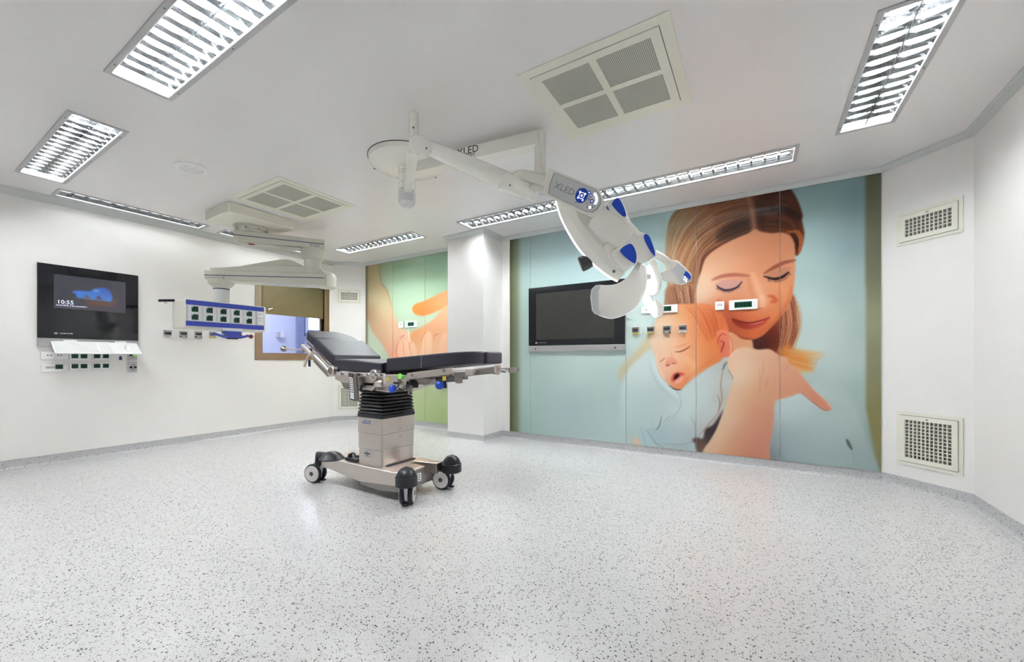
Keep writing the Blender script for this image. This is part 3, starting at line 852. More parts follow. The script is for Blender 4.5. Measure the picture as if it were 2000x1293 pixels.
    K.stroke([(1282, 690), (1286, 716), (1298, 738)], 9, (226, 206, 192), 0.5, 8, bmk)
    K.stroke([(1396, 700), (1372, 716), (1346, 736), (1334, 756)], 8, (196, 110, 70), 0.25, 10, bmk)
    # ear
    K.shape([(1398, 652), (1406, 645), (1418, 646), (1426, 658), (1431, 678), (1428, 694), (1414, 698), (1408, 690), (1404, 675)],
            [(1408, 652, (214, 132, 96)), (1418, 655, (222, 150, 126)), (1410, 668, (188, 74, 56)), (1420, 672, (226, 160, 140)), (1418, 690, (226, 152, 120)), (1406, 680, (178, 70, 50))], 1.5)
    K.stroke([(1402, 672), (1404, 660), (1412, 652), (1420, 656)], 3, (172, 72, 54), 0.7, 1.6)
    K.stroke([(1408, 666), (1414, 670), (1411, 680), (1408, 688)], 4, (158, 52, 42), 0.75, 2)
    K.stroke([(1424, 662), (1428, 678), (1426, 690)], 3, (236, 186, 168), 0.6, 2)
    # baby's eyes, nose, mouth
    K.stroke([(1319, 687), (1328, 687), (1338, 683), (1349, 676)], 3.4, (120, 62, 48), 0.85, 1.6)
    K.stroke([(1318, 679), (1330, 676), (1344, 670)], 4, (214, 138, 108), 0.55, 3)
    K.stroke([(1288, 707), (1294, 704), (1299, 699)], 2.6, (168, 104, 84), 0.8, 1.5)
    K.stroke([(1311, 686), (1314, 700), (1318, 706)], 6, (226, 160, 130), 0.6, 4)
    K.shape([(1303, 700), (1312, 696), (1322, 704), (1324, 712), (1314, 710), (1304, 716), (1300, 711)], [(1308, 700, (236, 204, 186)), (1318, 708, (220, 140, 112)), (1304, 712, (206, 124, 98))], 2.4, 0.9)
    K.stroke([(1302, 714), (1307, 713)], 3.5, (150, 70, 56), 0.8, 1.6, None, False)
    K.stroke([(1313, 710), (1319, 709)], 3, (176, 84, 66), 0.8, 1.6, None, False)
    K.shape([(1311, 741), (1314, 732), (1322, 727), (1333, 728), (1338, 731), (1330, 735), (1325, 744), (1315, 746)], (206, 96, 84), 1.6, 0.9)
    K.shape([(1316, 739), (1320, 731), (1327, 730), (1326, 736), (1319, 742)], (60, 26, 26), 1.4, 0.95)
    K.shape([(1318, 744), (1326, 738), (1334, 736), (1330, 746), (1321, 750)], (228, 168, 150), 2, 0.85)
    K.stroke([(1283, 716), (1292, 736), (1306, 750), (1322, 761)], 2.5, (196, 150, 128), 0.6, 1.8)
    K.stroke([(1306, 752), (1318, 760), (1330, 761)], 4, (90, 50, 52), 0.75, 2)
    # baby clothes
    K.shape([(1332, 764), (1345, 749), (1364, 734), (1390, 717), (1410, 706), (1421, 700), (1424, 722), (1433, 742), (1424, 775), (1414, 805), (1400, 832), (1372, 860), (1330, 866), (1295, 866), (1262, 880), (1250, 850), (1262, 838), (1300, 828), (1328, 800)],
            [(1350, 770, (196, 212, 212)), (1390, 735, (194, 204, 206)), (1412, 720, (170, 172, 168)), (1380, 780, (190, 206, 208)), (1416, 780, (176, 168, 156)), (1345, 810, (196, 212, 212)), (1310, 840, (178, 192, 198)), (1350, 850, (164, 178, 180)), (1380, 830, (186, 182, 184)), (1400, 800, (192, 198, 196)), (1420, 750, (196, 200, 190)), (1270, 860, (176, 196, 198)), (1290, 850, (158, 178, 184))], 2.2)
    K.stroke([(1276, 700), (1284, 728), (1300, 752), (1318, 768), (1332, 780)], 12, (206, 218, 218), 0.6, 6)
    K.stroke([(1268, 710), (1280, 742), (1302, 768), (1326, 790)], 4, (166, 182, 186), 0.45, 4)
    K.stroke([(1322, 764), (1328, 775), (1330, 790), (1322, 806), (1302, 824)], 4, (158, 174, 178), 0.55, 3)
    K.stroke([(1348, 812), (1356, 826), (1360, 842)], 3.5, (150, 166, 172), 0.5, 2.5)
    K.stroke([(1262, 838), (1272, 852), (1284, 868), (1296, 872)], 4, (132, 152, 160), 0.65, 2.5)
    K.stroke([(1250, 834), (1258, 852), (1262, 872)], 3, (150, 168, 174), 0.55, 2)
    K.stroke([(1281, 840), (1286, 835), (1290, 826), (1292, 814)], 4, (112, 128, 134), 0.75, 2)
    K.stroke([(1296, 826), (1302, 818), (1310, 812)], 2.5, (140, 156, 162), 0.6, 1.8)
    K.stroke([(1276, 832), (1274, 815)], 2.5, (150, 166, 170), 0.5, 2)
    K.stroke([(1290, 866), (1330, 867), (1358, 862)], 2.5, (140, 156, 158), 0.6, 1.8)
    K.stroke([(1412, 722), (1408, 750), (1410, 780), (1404, 800)], 5, (150, 122, 110), 0.5, 3.5)
    K.stroke([(1402, 770), (1406, 790), (1402, 808)], 3, (140, 92, 78), 0.55, 2)
    K.stroke([(1422, 706), (1416, 712), (1412, 722)], 5, (96, 82, 76), 0.6, 3)
    K.shape([(1352, 860), (1360, 854), (1373, 856), (1378, 838), (1392, 830), (1405, 812), (1414, 799), (1404, 832), (1390, 858), (1372, 884), (1362, 884), (1358, 866)],
            [(1385, 845, (52, 52, 58)), (1398, 824, (70, 56, 58)), (1366, 862, (124, 96, 86)), (1372, 876, (128, 100, 84)), (1380, 858, (60, 52, 54))], 2.5)
    K.stroke([(1366, 850), (1376, 838), (1392, 820), (1404, 806)], 5, (170, 130, 126), 0.55, 3.5)
    K.shape([(1238, 890), (1236, 858), (1246, 854), (1254, 872), (1258, 890)], [(1244, 866, (206, 196, 182)), (1250, 878, (214, 156, 122))], 4, 0.85)
    # mother's hand and forearm
    hand = [(1421, 705), (1432, 686), (1451, 679), (1468, 680), (1482, 683), (1503, 682), (1521, 693), (1536, 698.5), (1541, 711), (1555, 720), (1568, 735), (1581, 752), (1599, 770), (1618, 787), (1624, 795), (1620, 801), (1608, 800), (1588, 786), (1565, 769), (1545, 774), (1525, 780), (1514, 784), (1512, 813), (1510, 835), (1503, 874), (1494, 960), (1350, 960), (1372, 884), (1386, 862), (1400, 837), (1413, 803), (1422, 774), (1432, 740), (1424, 722)]
    K.shape(hand, [(1428, 710, (216, 178, 152)), (1440, 700, (220, 192, 170)), (1450, 725, (222, 204, 182)), (1440, 745, (220, 206, 184)), (1470, 700, (212, 178, 154)), (1500, 700, (206, 164, 138)), (1530, 710, (208, 158, 134)), (1550, 735, (208, 152, 126)), (1570, 755, (206, 152, 126)), (1595, 778, (208, 152, 128)), (1612, 794, (212, 148, 124)), (1590, 783, (192, 126, 102)), (1500, 745, (200, 156, 126)), (1530, 765, (206, 152, 124)), (1480, 760, (204, 156, 122)), (1450, 770, (208, 170, 138)),
                   (1424, 790, (216, 200, 176)), (1414, 815, (216, 200, 178)), (1400, 850, (216, 198, 172)), (1385, 880, (212, 186, 158)), (1440, 800, (206, 158, 130)), (1480, 800, (200, 146, 120)), (1500, 820, (196, 138, 118)), (1440, 850, (200, 146, 120)), (1480, 860, (196, 138, 116)), (1420, 880, (200, 148, 116)), (1470, 890, (188, 126, 106)), (1498, 860, (190, 130, 112))], 1.5)
    K.stroke([(1585, 757), (1605, 776), (1620, 791)], 3, (224, 178, 158), 0.5, 2.5)
    K.stroke([(1566, 769), (1588, 786), (1608, 800), (1620, 801)], 2.5, (158, 88, 72), 0.6, 1.6)
    K.stroke([(1617, 789), (1623, 795)], 3.5, (226, 182, 164), 0.7, 1.5, None, False)
    for a, b in (((1482, 720), (1484, 770)), ((1500, 735), (1494, 760)), ((1490, 700), (1488, 740))):
        K.stroke([a, ((a[0] + b[0]) / 2 + 1.5, (a[1] + b[1]) / 2), b], 3, (180, 128, 104), 0.3, 2.5)
    K.stroke([(1541, 711), (1535, 722)], 3, (184, 130, 108), 0.4, 3)
    K.stroke([(1521, 693), (1518, 704)], 3, (184, 130, 108), 0.35, 3)
    K.stroke([(1423, 722), (1432, 740)], 3, (150, 96, 78), 0.5, 2)
    return K

def paint_hands():
    K = Canvas(-6.545, -4.45, 0.09, 3.03, 0.006, pixels_to_wall)
    K.img = K.field([(720, 530, (150, 150, 120)), (780, 520, (152, 176, 150)), (860, 510, (142, 172, 148)), (800, 570, (166, 190, 166)), (860, 560, (160, 186, 160)), (790, 610, (178, 198, 176)), (840, 640, (196, 206, 184)), (730, 690, (200, 210, 190)), (720, 740, (180, 192, 164)),
                     (800, 720, (176, 188, 152)), (850, 740, (184, 196, 160)), (830, 790, (178, 192, 148)), (860, 820, (166, 184, 132)), (720, 800, (168, 182, 150))])
    K.shape([(690, 500), (739, 505), (742, 530), (746, 552), (757, 567), (765, 592), (771, 614), (780, 634), (792, 645), (803, 650), (806, 662), (800, 690), (790, 704), (770, 706), (758, 690), (744, 668), (730, 650), (716, 618), (690, 560)],
            [(718, 540, (172, 160, 122)), (735, 530, (178, 166, 132)), (730, 580, (192, 182, 148)), (750, 600, (204, 194, 162)), (722, 610, (176, 146, 116)), (745, 650, (206, 172, 140)), (770, 650, (216, 184, 152)), (780, 670, (220, 166, 136)), (795, 660, (226, 190, 164)), (770, 695, (222, 160, 134)), (757, 560, (170, 150, 118))], 2.5)
    K.stroke([(741, 518), (746, 552), (757, 567), (765, 597)], 4, (154, 122, 92), 0.6, 3)
    K.shape([(806, 604), (812, 594), (832, 587), (880, 566), (880, 594), (850, 610), (828, 617), (812, 614)], [(810, 602, (200, 134, 70)), (825, 600, (210, 150, 92)), (850, 590, (214, 158, 112)), (870, 580, (216, 168, 126)), (830, 613, (190, 120, 64))], 2.2)
    K.shape([(802, 660), (806, 648), (822, 640), (845, 626), (880, 598), (880, 710), (800, 712), (806, 690)], [(815, 655, (206, 144, 96)), (835, 640, (220, 168, 126)), (865, 620, (224, 184, 150)), (850, 650, (216, 160, 128)), (830, 670, (222, 178, 140)), (870, 670, (220, 178, 146)), (820, 690, (214, 182, 150)), (850, 695, (222, 186, 154))], 2.5)
    for pts, col in (([(779, 700), (777, 680), (782, 668), (788, 672), (794, 702)], (230, 186, 156)), ([(793, 702), (788, 674), (793, 664), (799, 668), (806, 702)], (232, 190, 160)), ([(806, 698), (802, 676), (806, 668), (812, 674), (816, 694)], (228, 190, 158)), ([(763, 706), (768, 694), (776, 690), (782, 706)], (228, 166, 142)),
                     ([(822, 680), (828, 656), (836, 648), (844, 656), (842, 700), (824, 702)], (228, 190, 158)), ([(858, 700), (862, 660), (872, 650), (880, 655), (880, 702)], (226, 186, 156))):
        K.shape(pts, col, 1.6, 0.9)
    for pts in ([(776, 700), (775, 682), (780, 668)], [(793, 700), (789, 680), (789, 670)], [(806, 700), (801, 680), (801, 668)], [(822, 684), (826, 660), (834, 648)], [(848, 664), (850, 655), (858, 652)]):
        K.stroke(pts, 2.4, (196, 96, 72), 0.65, 1.6)
    K.stroke([(783, 660), (790, 655)], 4, (196, 90, 76), 0.6, 2.5)
    K.stroke([(798, 640), (800, 660), (803, 668)], 6, (240, 214, 190), 0.7, 3)
    K.shape([(708, 500), (720, 500), (719, 850), (708, 850)], (120, 112, 92), 3, 0.7, False)
    return K

def paint_lock_screen():
    K = Canvas(0.0, 1.0, 0.0, 0.63, 0.006, lambda u, v: (u / 1840.0, 0.63 * (1 - v / 900.0)))
    K.img = K.field([(100, 100, (62, 66, 72)), (900, 100, (60, 66, 72)), (1700, 100, (68, 70, 76)), (100, 700, (62, 64, 72)), (900, 800, (76, 70, 76)), (1700, 800, (66, 66, 74)), (1600, 500, (76, 72, 76))])
    K.shape([(760, 660), (900, 620), (1400, 640), (1520, 560), (1560, 480), (1570, 600), (1480, 720), (1100, 740), (860, 720)], (112, 76, 60), 5, 0.8)
    arch = [(410, 430), (540, 380), (860, 370), (980, 300), (1120, 240), (1240, 220), (1380, 270), (1450, 400), (1480, 520), (1440, 600), (900, 590), (540, 560), (520, 480)]
    K.shape(arch, [(450, 430, (72, 112, 214)), (700, 420, (50, 110, 210)), (1000, 420, (48, 104, 210)), (1200, 300, (56, 66, 160)), (1350, 350, (56, 64, 140)), (1400, 500, (60, 100, 196)), (700, 520, (84, 150, 206)), (1100, 540, (90, 160, 212)), (1400, 580, (110, 170, 220))], 2, 1, False)
    K.shape([(960, 310), (1040, 290), (1120, 350), (1000, 370)], (130, 180, 226), 4, 0.6)
    K.shape([(740, 570), (750, 480), (790, 470), (860, 540), (880, 590)], (110, 84, 90), 2)
    K.shape([(1040, 590), (1060, 500), (1110, 460), (1150, 520), (1230, 570), (1240, 600)], (88, 78, 96), 2)
    K.shape([(540, 560), (900, 570), (1440, 580), (1440, 610), (540, 585)], (96, 128, 160), 2, 0.8, False)
    return K
# ------------------------------------------------------------------ mural panels: back-printed glass hung on the back wall
PRINT_GAIN = 1.16
def print_mesh(name, K, x0, x1, z0, z1, step, place, thick, gain=1.0):
    """grid panel whose points carry the print; place(x, d, z) -> world"""
    nx = max(2, int(round((x1 - x0) / step)) + 1); nz = max(2, int(round((z1 - z0) / step)) + 1)
    gx, gz = np.meshgrid(np.linspace(x0, x1, nx), np.linspace(z0, z1, nz))
    col = np.clip(s2l(np.clip(K.sample(gx.ravel(), gz.ravel()), 0, 255)) * gain, 0, 0.95) ** (1.0 + 0.12 * (gain > 1))
    V = [place(x, 0.0, z) for x, z in zip(gx.ravel(), gz.ravel())]
    idx = np.arange(nx * nz).reshape(nz, nx)
    F = np.stack([idx[:-1, :-1], idx[:-1, 1:], idx[1:, 1:], idx[1:, :-1]], -1).reshape(-1, 4).tolist()
    n0 = len(V)
    back = [place(x0, thick, z0), place(x1, thick, z0), place(x1, thick, z1), place(x0, thick, z1)]
    V += back
    cr = [idx[0, 0], idx[0, -1], idx[-1, -1], idx[-1, 0]]
    F.append([n0 + 3, n0 + 2, n0 + 1, n0])
    edges = [idx[0, :], idx[:, -1], idx[-1, ::-1], idx[::-1, 0]]
    for e, (a, b) in zip(edges, ((0, 1), (1, 2), (2, 3), (3, 0))):
        F.append([n0 + a, n0 + b] + [int(i) for i in e[::-1]])
    me = bpy.data.meshes.new(name)
    me.from_pydata(V, [], F)
    rgba = np.ones((len(V), 4), np.float32); rgba[:n0, :3] = col
    rgba[n0:, :3] = (0.45, 0.55, 0.53)
    at = me.color_attributes.new('print', 'FLOAT_COLOR', 'POINT')
    at.data.foreach_set('color', rgba.ravel())
    me.update()
    return me

on_back = lambda x, d, z: (x, YB - 0.012 + d, z)
K = paint_mother()
seams = [-3.219, -2.858, -1.449, -0.615, 0.213, 1.039]
for i in range(5):
    a, b = seams[i] + 0.0025, seams[i + 1] - 0.0025
    me = print_mesh('panel', K, a, b, 0.102, ZT - 0.002, 0.0078, on_back, 0.011, PRINT_GAIN)
    obj('panel', me, 'mural_print', WALL['back'])
    me.materials.clear(); me.materials.append(MATS['mural_print'])
K = paint_hands()
seams = [-6.538, -5.774, -4.966, -4.032]
for i in range(3):
    a, b = seams[i] + 0.0025, seams[i + 1] - 0.0025
    me = print_mesh('panel', K, a, b, 0.102, ZT - 0.002, 0.014, on_back, 0.011, PRINT_GAIN)
    obj('panel', me, 'mural_print', WALL['back_far'])
    me.materials.clear(); me.materials.append(MATS['mural_print'])
# slim white edge profiles beside the murals
for k, (x0, x1) in enumerate(((-3.245, -3.221), (1.02, 1.0405))):
    bm = new(); box(bm, x0, x1, YB - 0.016, YB - 0.0005, 0.1, ZT)
    if k == 0: struct('trim_11', bm, 'wall')
    else: bm.free()

YP = YB - 0.012                              # face of the mural glass
# ------------------------------------------------------------------ monitor on the mural
t = thing('wall_monitor', 'switched-off wall monitor with black bezel on the mother and baby mural', 'monitor', (-2.166, YP, 1.31))
bm = new(); box(bm, -2.876, -1.456, YP - 0.03, YP - 0.001, 1.395, 2.243); obj('bezel', bm, 'gloss_black', t, bevel=0.004)
bm = new(); box(bm, -2.747, -1.591, YP - 0.0325, YP - 0.029, 1.481, 2.15); obj('screen', bm, 'screen_off', t, label='dark switched-off screen')
bm = new(); box(bm, -2.876, -1.456, YP - 0.03, YP - 0.001, 1.312, 1.393); sp = obj('speaker_strip', bm, 'alu', t, bevel=0.003)
for x in (-2.76, -1.58):
    bm = new(); cyl(bm, (x, YP - 0.03, 1.35), (x, YP - 0.034, 1.35), 0.012, n=16); obj('button', bm, 'screw', sp)
def diamond(t, cx, y, z, s, xd, m='letter_light'):
    bm = new()
    X = Vector(xd); Z = Vector((0, 0, 1)); c = Vector((cx, y, z))
    for k in (0, 1):
        o = (k - 0.5) * s * 0.7
        for a, b in (((-1, 0), (0, 1)), ((0, 1), (1, 0)), ((1, 0), (0, -1)), ((0, -1), (-1, 0))):
            p = c + X * (a[0] * s + o) + Z * (a[1] * s * 0.8); q_ = c + X * (b[0] * s + o) + Z * (b[1] * s * 0.8)
            cyl(bm, p, q_, s * 0.12, n=4)
    return obj('emblem', bm, m, t)
diamond(t, -2.745, YP - 0.0305, 1.437, 0.014, (1, 0, 0))
lettering('lettering', 'CURATOR', 0.026, 'letter_grey', t, (-2.71, YP - 0.03, 1.437), (1, 0, 0), (0, 0, 1))

# ------------------------------------------------------------------ small plates on the murals
def plate(x0, x1, z0, z1, label, cat, group=None, display=None, holes=(), mark=False):
    t = thing('wall_socket' if holes or mark else 'wall_display', label, cat, ((x0 + x1) / 2, YP, z0), group)
    bm = new(); box(bm, x0, x1, YP - 0.014, YP - 0.0005, z0, z1); obj('plate', bm, 'white_plastic', t, bevel=0.006)
    if display:
        a0, a1, b0, b1 = display
        bm = new(); box(bm, a0, a1, YP - 0.0155, YP - 0.013, b0, b1); d = obj('display', bm, 'green', t)
        n = 4; w_ = (a1 - a0) / n
        for i in range(n):
            bm = new(); box(bm, a0 + w_ * (i + 0.25), a0 + w_ * (i + 0.75), YP - 0.0162, YP - 0.0154, b0 + 0.018, b1 - 0.018); obj('digit_field', bm, 'green_dark', d)
    for (x, z) in holes:
        bm = new(); cyl(bm, (x, YP - 0.014, z), (x, YP - 0.0148, z), 0.007, n=10); obj('hole', bm, 'copper', t)
    if mark:
        bm = new(); box(bm, (x0 + x1) / 2 - 0.028, (x0 + x1) / 2 + 0.028, YP - 0.0146, YP - 0.0138, (z0 + z1) / 2 - 0.004, (z0 + z1) / 2 + 0.024); obj('flap', bm, 'grey_plate', t)
    return t
plate(-0.413, -0.318, 1.766, 1.866, "square white switch plate on the mother's cheek of the mural", 'switch', mark=True)
plate(-0.271, 0.01, 1.757, 1.87, 'long white plate with green display below the mother\'s nose on the mural', 'display', 'white plates with a green display on the murals', display=(-0.216, -0.046, 1.782, 1.846))
plate(-1.254, -1.02, 1.775, 1.863, 'white socket plate beside the lower lit petal of the surgical lamp', 'socket', holes=((-1.19, 1.82), (-1.165, 1.82)))
plate(-1.01, -0.822, 1.768, 1.868, "white plate with green display above the baby's forehead on the mural", 'display', 'white plates with a green display on the murals', display=(-0.985, -0.893, 1.792, 1.85))
plate(-5.613, -5.494, 1.772, 1.884, 'small square white switch plate on the green hand mural', 'switch', mark=True)
plate(-5.44, -5.15, 1.77, 1.884, 'white plate with green display on the green hand mural', 'display', 'white plates with a green display on the murals', display=(-5.37, -5.22, 1.795, 1.86))

# gas outlets: small metal hoods with a coloured tab
def gas(place, label, tab, group, lab=True):
    """place(a, d, z): a across, d out of the wall, z up, from the outlet's own centre"""
    t = thing('gas_outlet', label, 'gas outlet', place(0, 0, -0.045), group)
    def bx(bm, a0, a1, d0, d1, z0, z1):
        hexa(bm, [place(a0, d0, z0), place(a1, d0, z0), place(a1, d1, z0), place(a0, d1, z0)], [place(a0, d0, z1), place(a1, d0, z1), place(a1, d1, z1), place(a0, d1, z1)])
    bm = new(); bx(bm, -0.042, 0.042, 0.0005, 0.03, -0.03, 0.03); obj('housing', bm, 'alu', t, bevel=0.004)
    bm = new(); bx(bm, -0.043, 0.043, 0.0005, 0.042, 0.03, 0.046); obj('hood', bm, 'alu', t, bevel=0.004)
    bm = new(); bx(bm, -0.036, 0.036, 0.0305, 0.035, -0.012, 0.018); obj('slot', bm, 'screw', t)
    bm = new(); bx(bm, -0.04, 0.04, 0.0005, 0.034, -0.048, -0.031); tb = obj('tab', bm, tab, t, bevel=0.003)
    if lab:
        bm = new(); bx(bm, -0.026, 0.026, 0.034, 0.0348, -0.044, -0.035); obj('tab_label', bm, 'white_plastic' if tab in ('black', 'screw') else 'letter_grey', tb)
    return t
for x, z, lb, tb in ((-1.322, 1.565, 'gas outlet with yellow tab nearest the monitor on the mural', 'yellow'), (-1.135, 1.565, 'second gas outlet with yellow tab on the mural', 'yellow'),
                     (-0.942, 1.57, 'gas outlet with black tab on the mural', 'black'), (-0.76, 1.57, "gas outlet with white tab on the baby's forehead", 'white_plastic')):
    gas(lambda a, d, zz, x=x, z=z: Vector((x + a, YP - d, z + zz)), lb, tb, 'gas outlets on the mother and baby mural')

# ------------------------------------------------------------------ left wall: lit monitor, keyboard shelf, sockets
def LP(y, d, z): return Vector((XL + d, y, z))
def lbox(bm, y0, y1, d0, d1, z0, z1): box(bm, XL + d0, XL + d1, y0, y1, z0, z1)
t = thing('wall_monitor', 'black wall monitor showing a lock screen on the plain left wall', 'monitor', LP(1.515, 0, 1.34))
bm = new(); lbox(bm, 1.083, 1.95, 0.001, 0.035, 1.442, 2.295); obj('bezel', bm, 'gloss_black', t, bevel=0.004)
bm = new(); lbox(bm, 1.083, 1.95, 0.001, 0.035, 1.345, 1.44); obj('speaker_strip', bm, 'alu', t, bevel=0.003)
S = paint_lock_screen()
y0, y1, z0, z1 = 1.209, 1.825, 1.792, 2.185
me = print_mesh('screen', S, 0, 1, 0, 0.63, 0.01, lambda x, d, z: (XL + 0.037 - d, y0 + x * (y1 - y0), z0 + z / 0.63 * (z1 - z0)), 0.003)
me.materials.append(MATS['screen_print'])
obj('screen', me, 'screen_print', t, label='lit lock screen with blue sea arch picture')
lettering('lettering', '10:55', 0.062, 'screen_text', t, (XL + 0.0375, 1.23, 1.866), (0, 1, 0), (0, 0, 1))
lettering('lettering', 'ter\u00e7a-feira, 6 de novembro', 0.023, 'screen_text', t, (XL + 0.0375, 1.226, 1.83), (0, 1, 0), (0, 0, 1))
diamond(t, XL + 0.0355, 1.225, 1.5, 0.012, (0, 1, 0))
lettering('lettering', 'CURATOR', 0.022, 'letter_light', t, (XL + 0.035, 1.255, 1.5), (0, 1, 0), (0, 0, 1))
# fold-down keyboard shelf
t = thing('keyboard_shelf', 'white fold-down shelf under the lit wall monitor', 'shelf', LP(1.56, 0, 1.36))
sh = lambda y, d, z: LP(y, d, z)
bm = new(); hexa(bm, [LP(1.18, 0.04, 1.396), LP(1.93, 0.04, 1.396), LP(1.93, 0.24, 1.258), LP(1.18, 0.24, 1.258)], [LP(1.18, 0.045, 1.408), LP(1.93, 0.045, 1.408), LP(1.93, 0.248, 1.268), LP(1.18, 0.248, 1.268)]); obj('tray', bm, 'white_plastic', t, bevel=0.003)
for y in (1.28, 1.72):
    bm = new(); hexa(bm, [LP(y, 0.036, 1.398), LP(y + 0.11, 0.036, 1.398), LP(y + 0.11, 0.06, 1.396), LP(y, 0.06, 1.396)], [LP(y, 0.036, 1.428), LP(y + 0.11, 0.036, 1.428), LP(y + 0.11, 0.05, 1.42), LP(y, 0.05, 1.42)]); obj('hinge', bm, 'white_plastic', t, bevel=0.003)
slope = (1.268 - 1.408) / 0.203
def top(d): return 1.409 + (d - 0.045) * slope
t = thing('keyboard', 'flat white keyboard lying on the shelf under the lit monitor', 'keyboard', LP(1.42, 0.18, top(0.18)))
bm = new(); hexa(bm, [LP(1.2, 0.060, top(0.060)), LP(1.67, 0.060, top(0.060)), LP(1.67, 0.232, top(0.232)), LP(1.2, 0.232, top(0.232))], [LP(1.2, 0.060, top(0.060) + 0.012), LP(1.67, 0.060, top(0.060) + 0.012), LP(1.67, 0.232, top(0.232) + 0.008), LP(1.2, 0.232, top(0.232) + 0.008)]); obj('case', bm, 'white_plastic', t, bevel=0.003)
for r in range(6):
    d0 = 0.07 + r * 0.026
    for (a, b) in ((1.21, 1.54), (1.565, 1.66)):
        n = int(round((b - a) / 0.03)); bm = new()
        for i in range(n):
            u0 = a + (b - a) * (i + 0.08) / n; u1 = a + (b - a) * (i + 0.92) / n
            zt = top(d0) + 0.011
            hexa(bm, [LP(u0, d0, zt), LP(u1, d0, zt), LP(u1, d0 + 0.019, zt - 0.0131), LP(u0, d0 + 0.019, zt - 0.0131)], [LP(u0, d0, zt + 0.005), LP(u1, d0, zt + 0.005), LP(u1, d0 + 0.019, zt - 0.0081), LP(u0, d0 + 0.019, zt - 0.0081)])
        obj('key_row', bm, 'white_plastic', t)
t = thing('computer_mouse', 'white computer mouse on the shelf under the lit monitor', 'mouse', LP(1.82, 0.16, top(0.16)))
bm = new()
rings = []
for k in range(9):
    a = math.pi * k / 8; z = math.sin(a) ; w_ = 0.034 * math.sin(a) ** 0.6 if 0 < k < 8 else 0.002
    c = -math.cos(a) * 0.04
    rings.append([LP(1.82 + w_ * math.cos(q_), 0.16 + c, top(0.16 + c) + 0.001 + max(0, math.sin(q_)) * 0.034 * math.sin(a) ** 0.7) for q_ in np.linspace(0, 2 * math.pi, 17)[:-1]])
loft(bm, rings); obj('body', bm, 'white_plastic', t, smooth=70)
bm = new(); tube(bm, spline([LP(1.82, 0.12, top(0.12) + 0.01), LP(1.815, 0.1, top(0.1) + 0.014), LP(1.84, 0.075, top(0.075) + 0.014), LP(1.85, 0.05, 1.415)], 6), 0.0025, 8); obj('cable', bm, 'white_plastic', t)
t = thing('hanging_tag', 'small dark tag hanging on a string below the keyboard shelf', 'tag', LP(1.725, 0.236, 1.19))
bm = new(); tube(bm, [LP(1.725, 0.236, 1.258), LP(1.725, 0.236, 1.238)], 0.0015, 6); obj('string', bm, 'white_plastic', t)
bm = new(); prism(bm, [LP(1.711, 0.233, 1.19), LP(1.739, 0.233, 1.19), LP(1.739, 0.233, 1.22), LP(1.73, 0.233, 1.24), LP(1.72, 0.233, 1.24), LP(1.711, 0.233, 1.22)], (0.006, 0, 0)); obj('fob', bm, 'navy', t)

def lplate(y0, y1, z0, z1, label, cat, group, squares=(), holes=(), mark=False):
    t = thing('wall_socket', label, cat, LP((y0 + y1) / 2, 0, z0), group)
    bm = new(); lbox(bm, y0, y1, 0.0005, 0.014, z0, z1); obj('plate', bm, 'white_plastic', t, bevel=0.005)
    for (a, b, c, d) in squares:
        bm = new(); lbox(bm, a, b, 0.013, 0.0155, c, d); sq = obj('socket_face', bm, 'green', t, label='dark green socket face')
        bm = new(); cyl(bm, LP((a + b) / 2, 0.0155, (c + d) / 2), LP((a + b) / 2, 0.0163, (c + d) / 2), 0.013, n=14); obj('pin_well', bm, 'green_dark', sq)
    for (y, z) in holes:
        bm = new(); cyl(bm, LP(y, 0.014, z), LP(y, 0.0148, z), 0.007, n=10); obj('hole', bm, 'screw', t)
    if mark:
        bm = new(); lbox(bm, y0 + 0.04, y1 - 0.07, 0.0138, 0.0148, (z0 + z1) / 2 - 0.005, (z0 + z1) / 2 + 0.02); obj('flap', bm, 'grey_plate', t)
G = 'socket plates under the lit monitor'
lplate(1.111, 1.325, 1.195, 1.285, 'white data socket plate, upper left under the keyboard shelf', 'socket', G, holes=((1.165, 1.245), (1.19, 1.245), (1.245, 1.245), (1.27, 1.245)))
lplate(1.111, 1.325, 1.05, 1.145, 'white plate with one green socket, lower left under the keyboard shelf', 'socket', G, squares=((1.224, 1.284, 1.085, 1.137),), mark=True)
lplate(1.335, 1.495, 1.19, 1.285, 'upper left plate with two green sockets under the keyboard shelf', 'socket', G, squares=((1.352, 1.408, 1.21, 1.262), (1.428, 1.484, 1.21, 1.262)))
lplate(1.335, 1.495, 1.06, 1.155, 'lower left plate with two green sockets under the keyboard shelf', 'socket', G, squares=((1.352, 1.408, 1.09, 1.142), (1.428, 1.484, 1.09, 1.142)))
lplate(1.525, 1.695, 1.19, 1.285, 'upper right plate with two green sockets beside the hanging tag', 'socket', G, squares=((1.54, 1.597, 1.212, 1.262), (1.62, 1.674, 1.212, 1.262)))
lplate(1.525, 1.695, 1.06, 1.155, 'lower right plate with two green sockets below the hanging tag', 'socket', G, squares=((1.54, 1.597, 1.092, 1.142), (1.62, 1.674, 1.092, 1.142)))
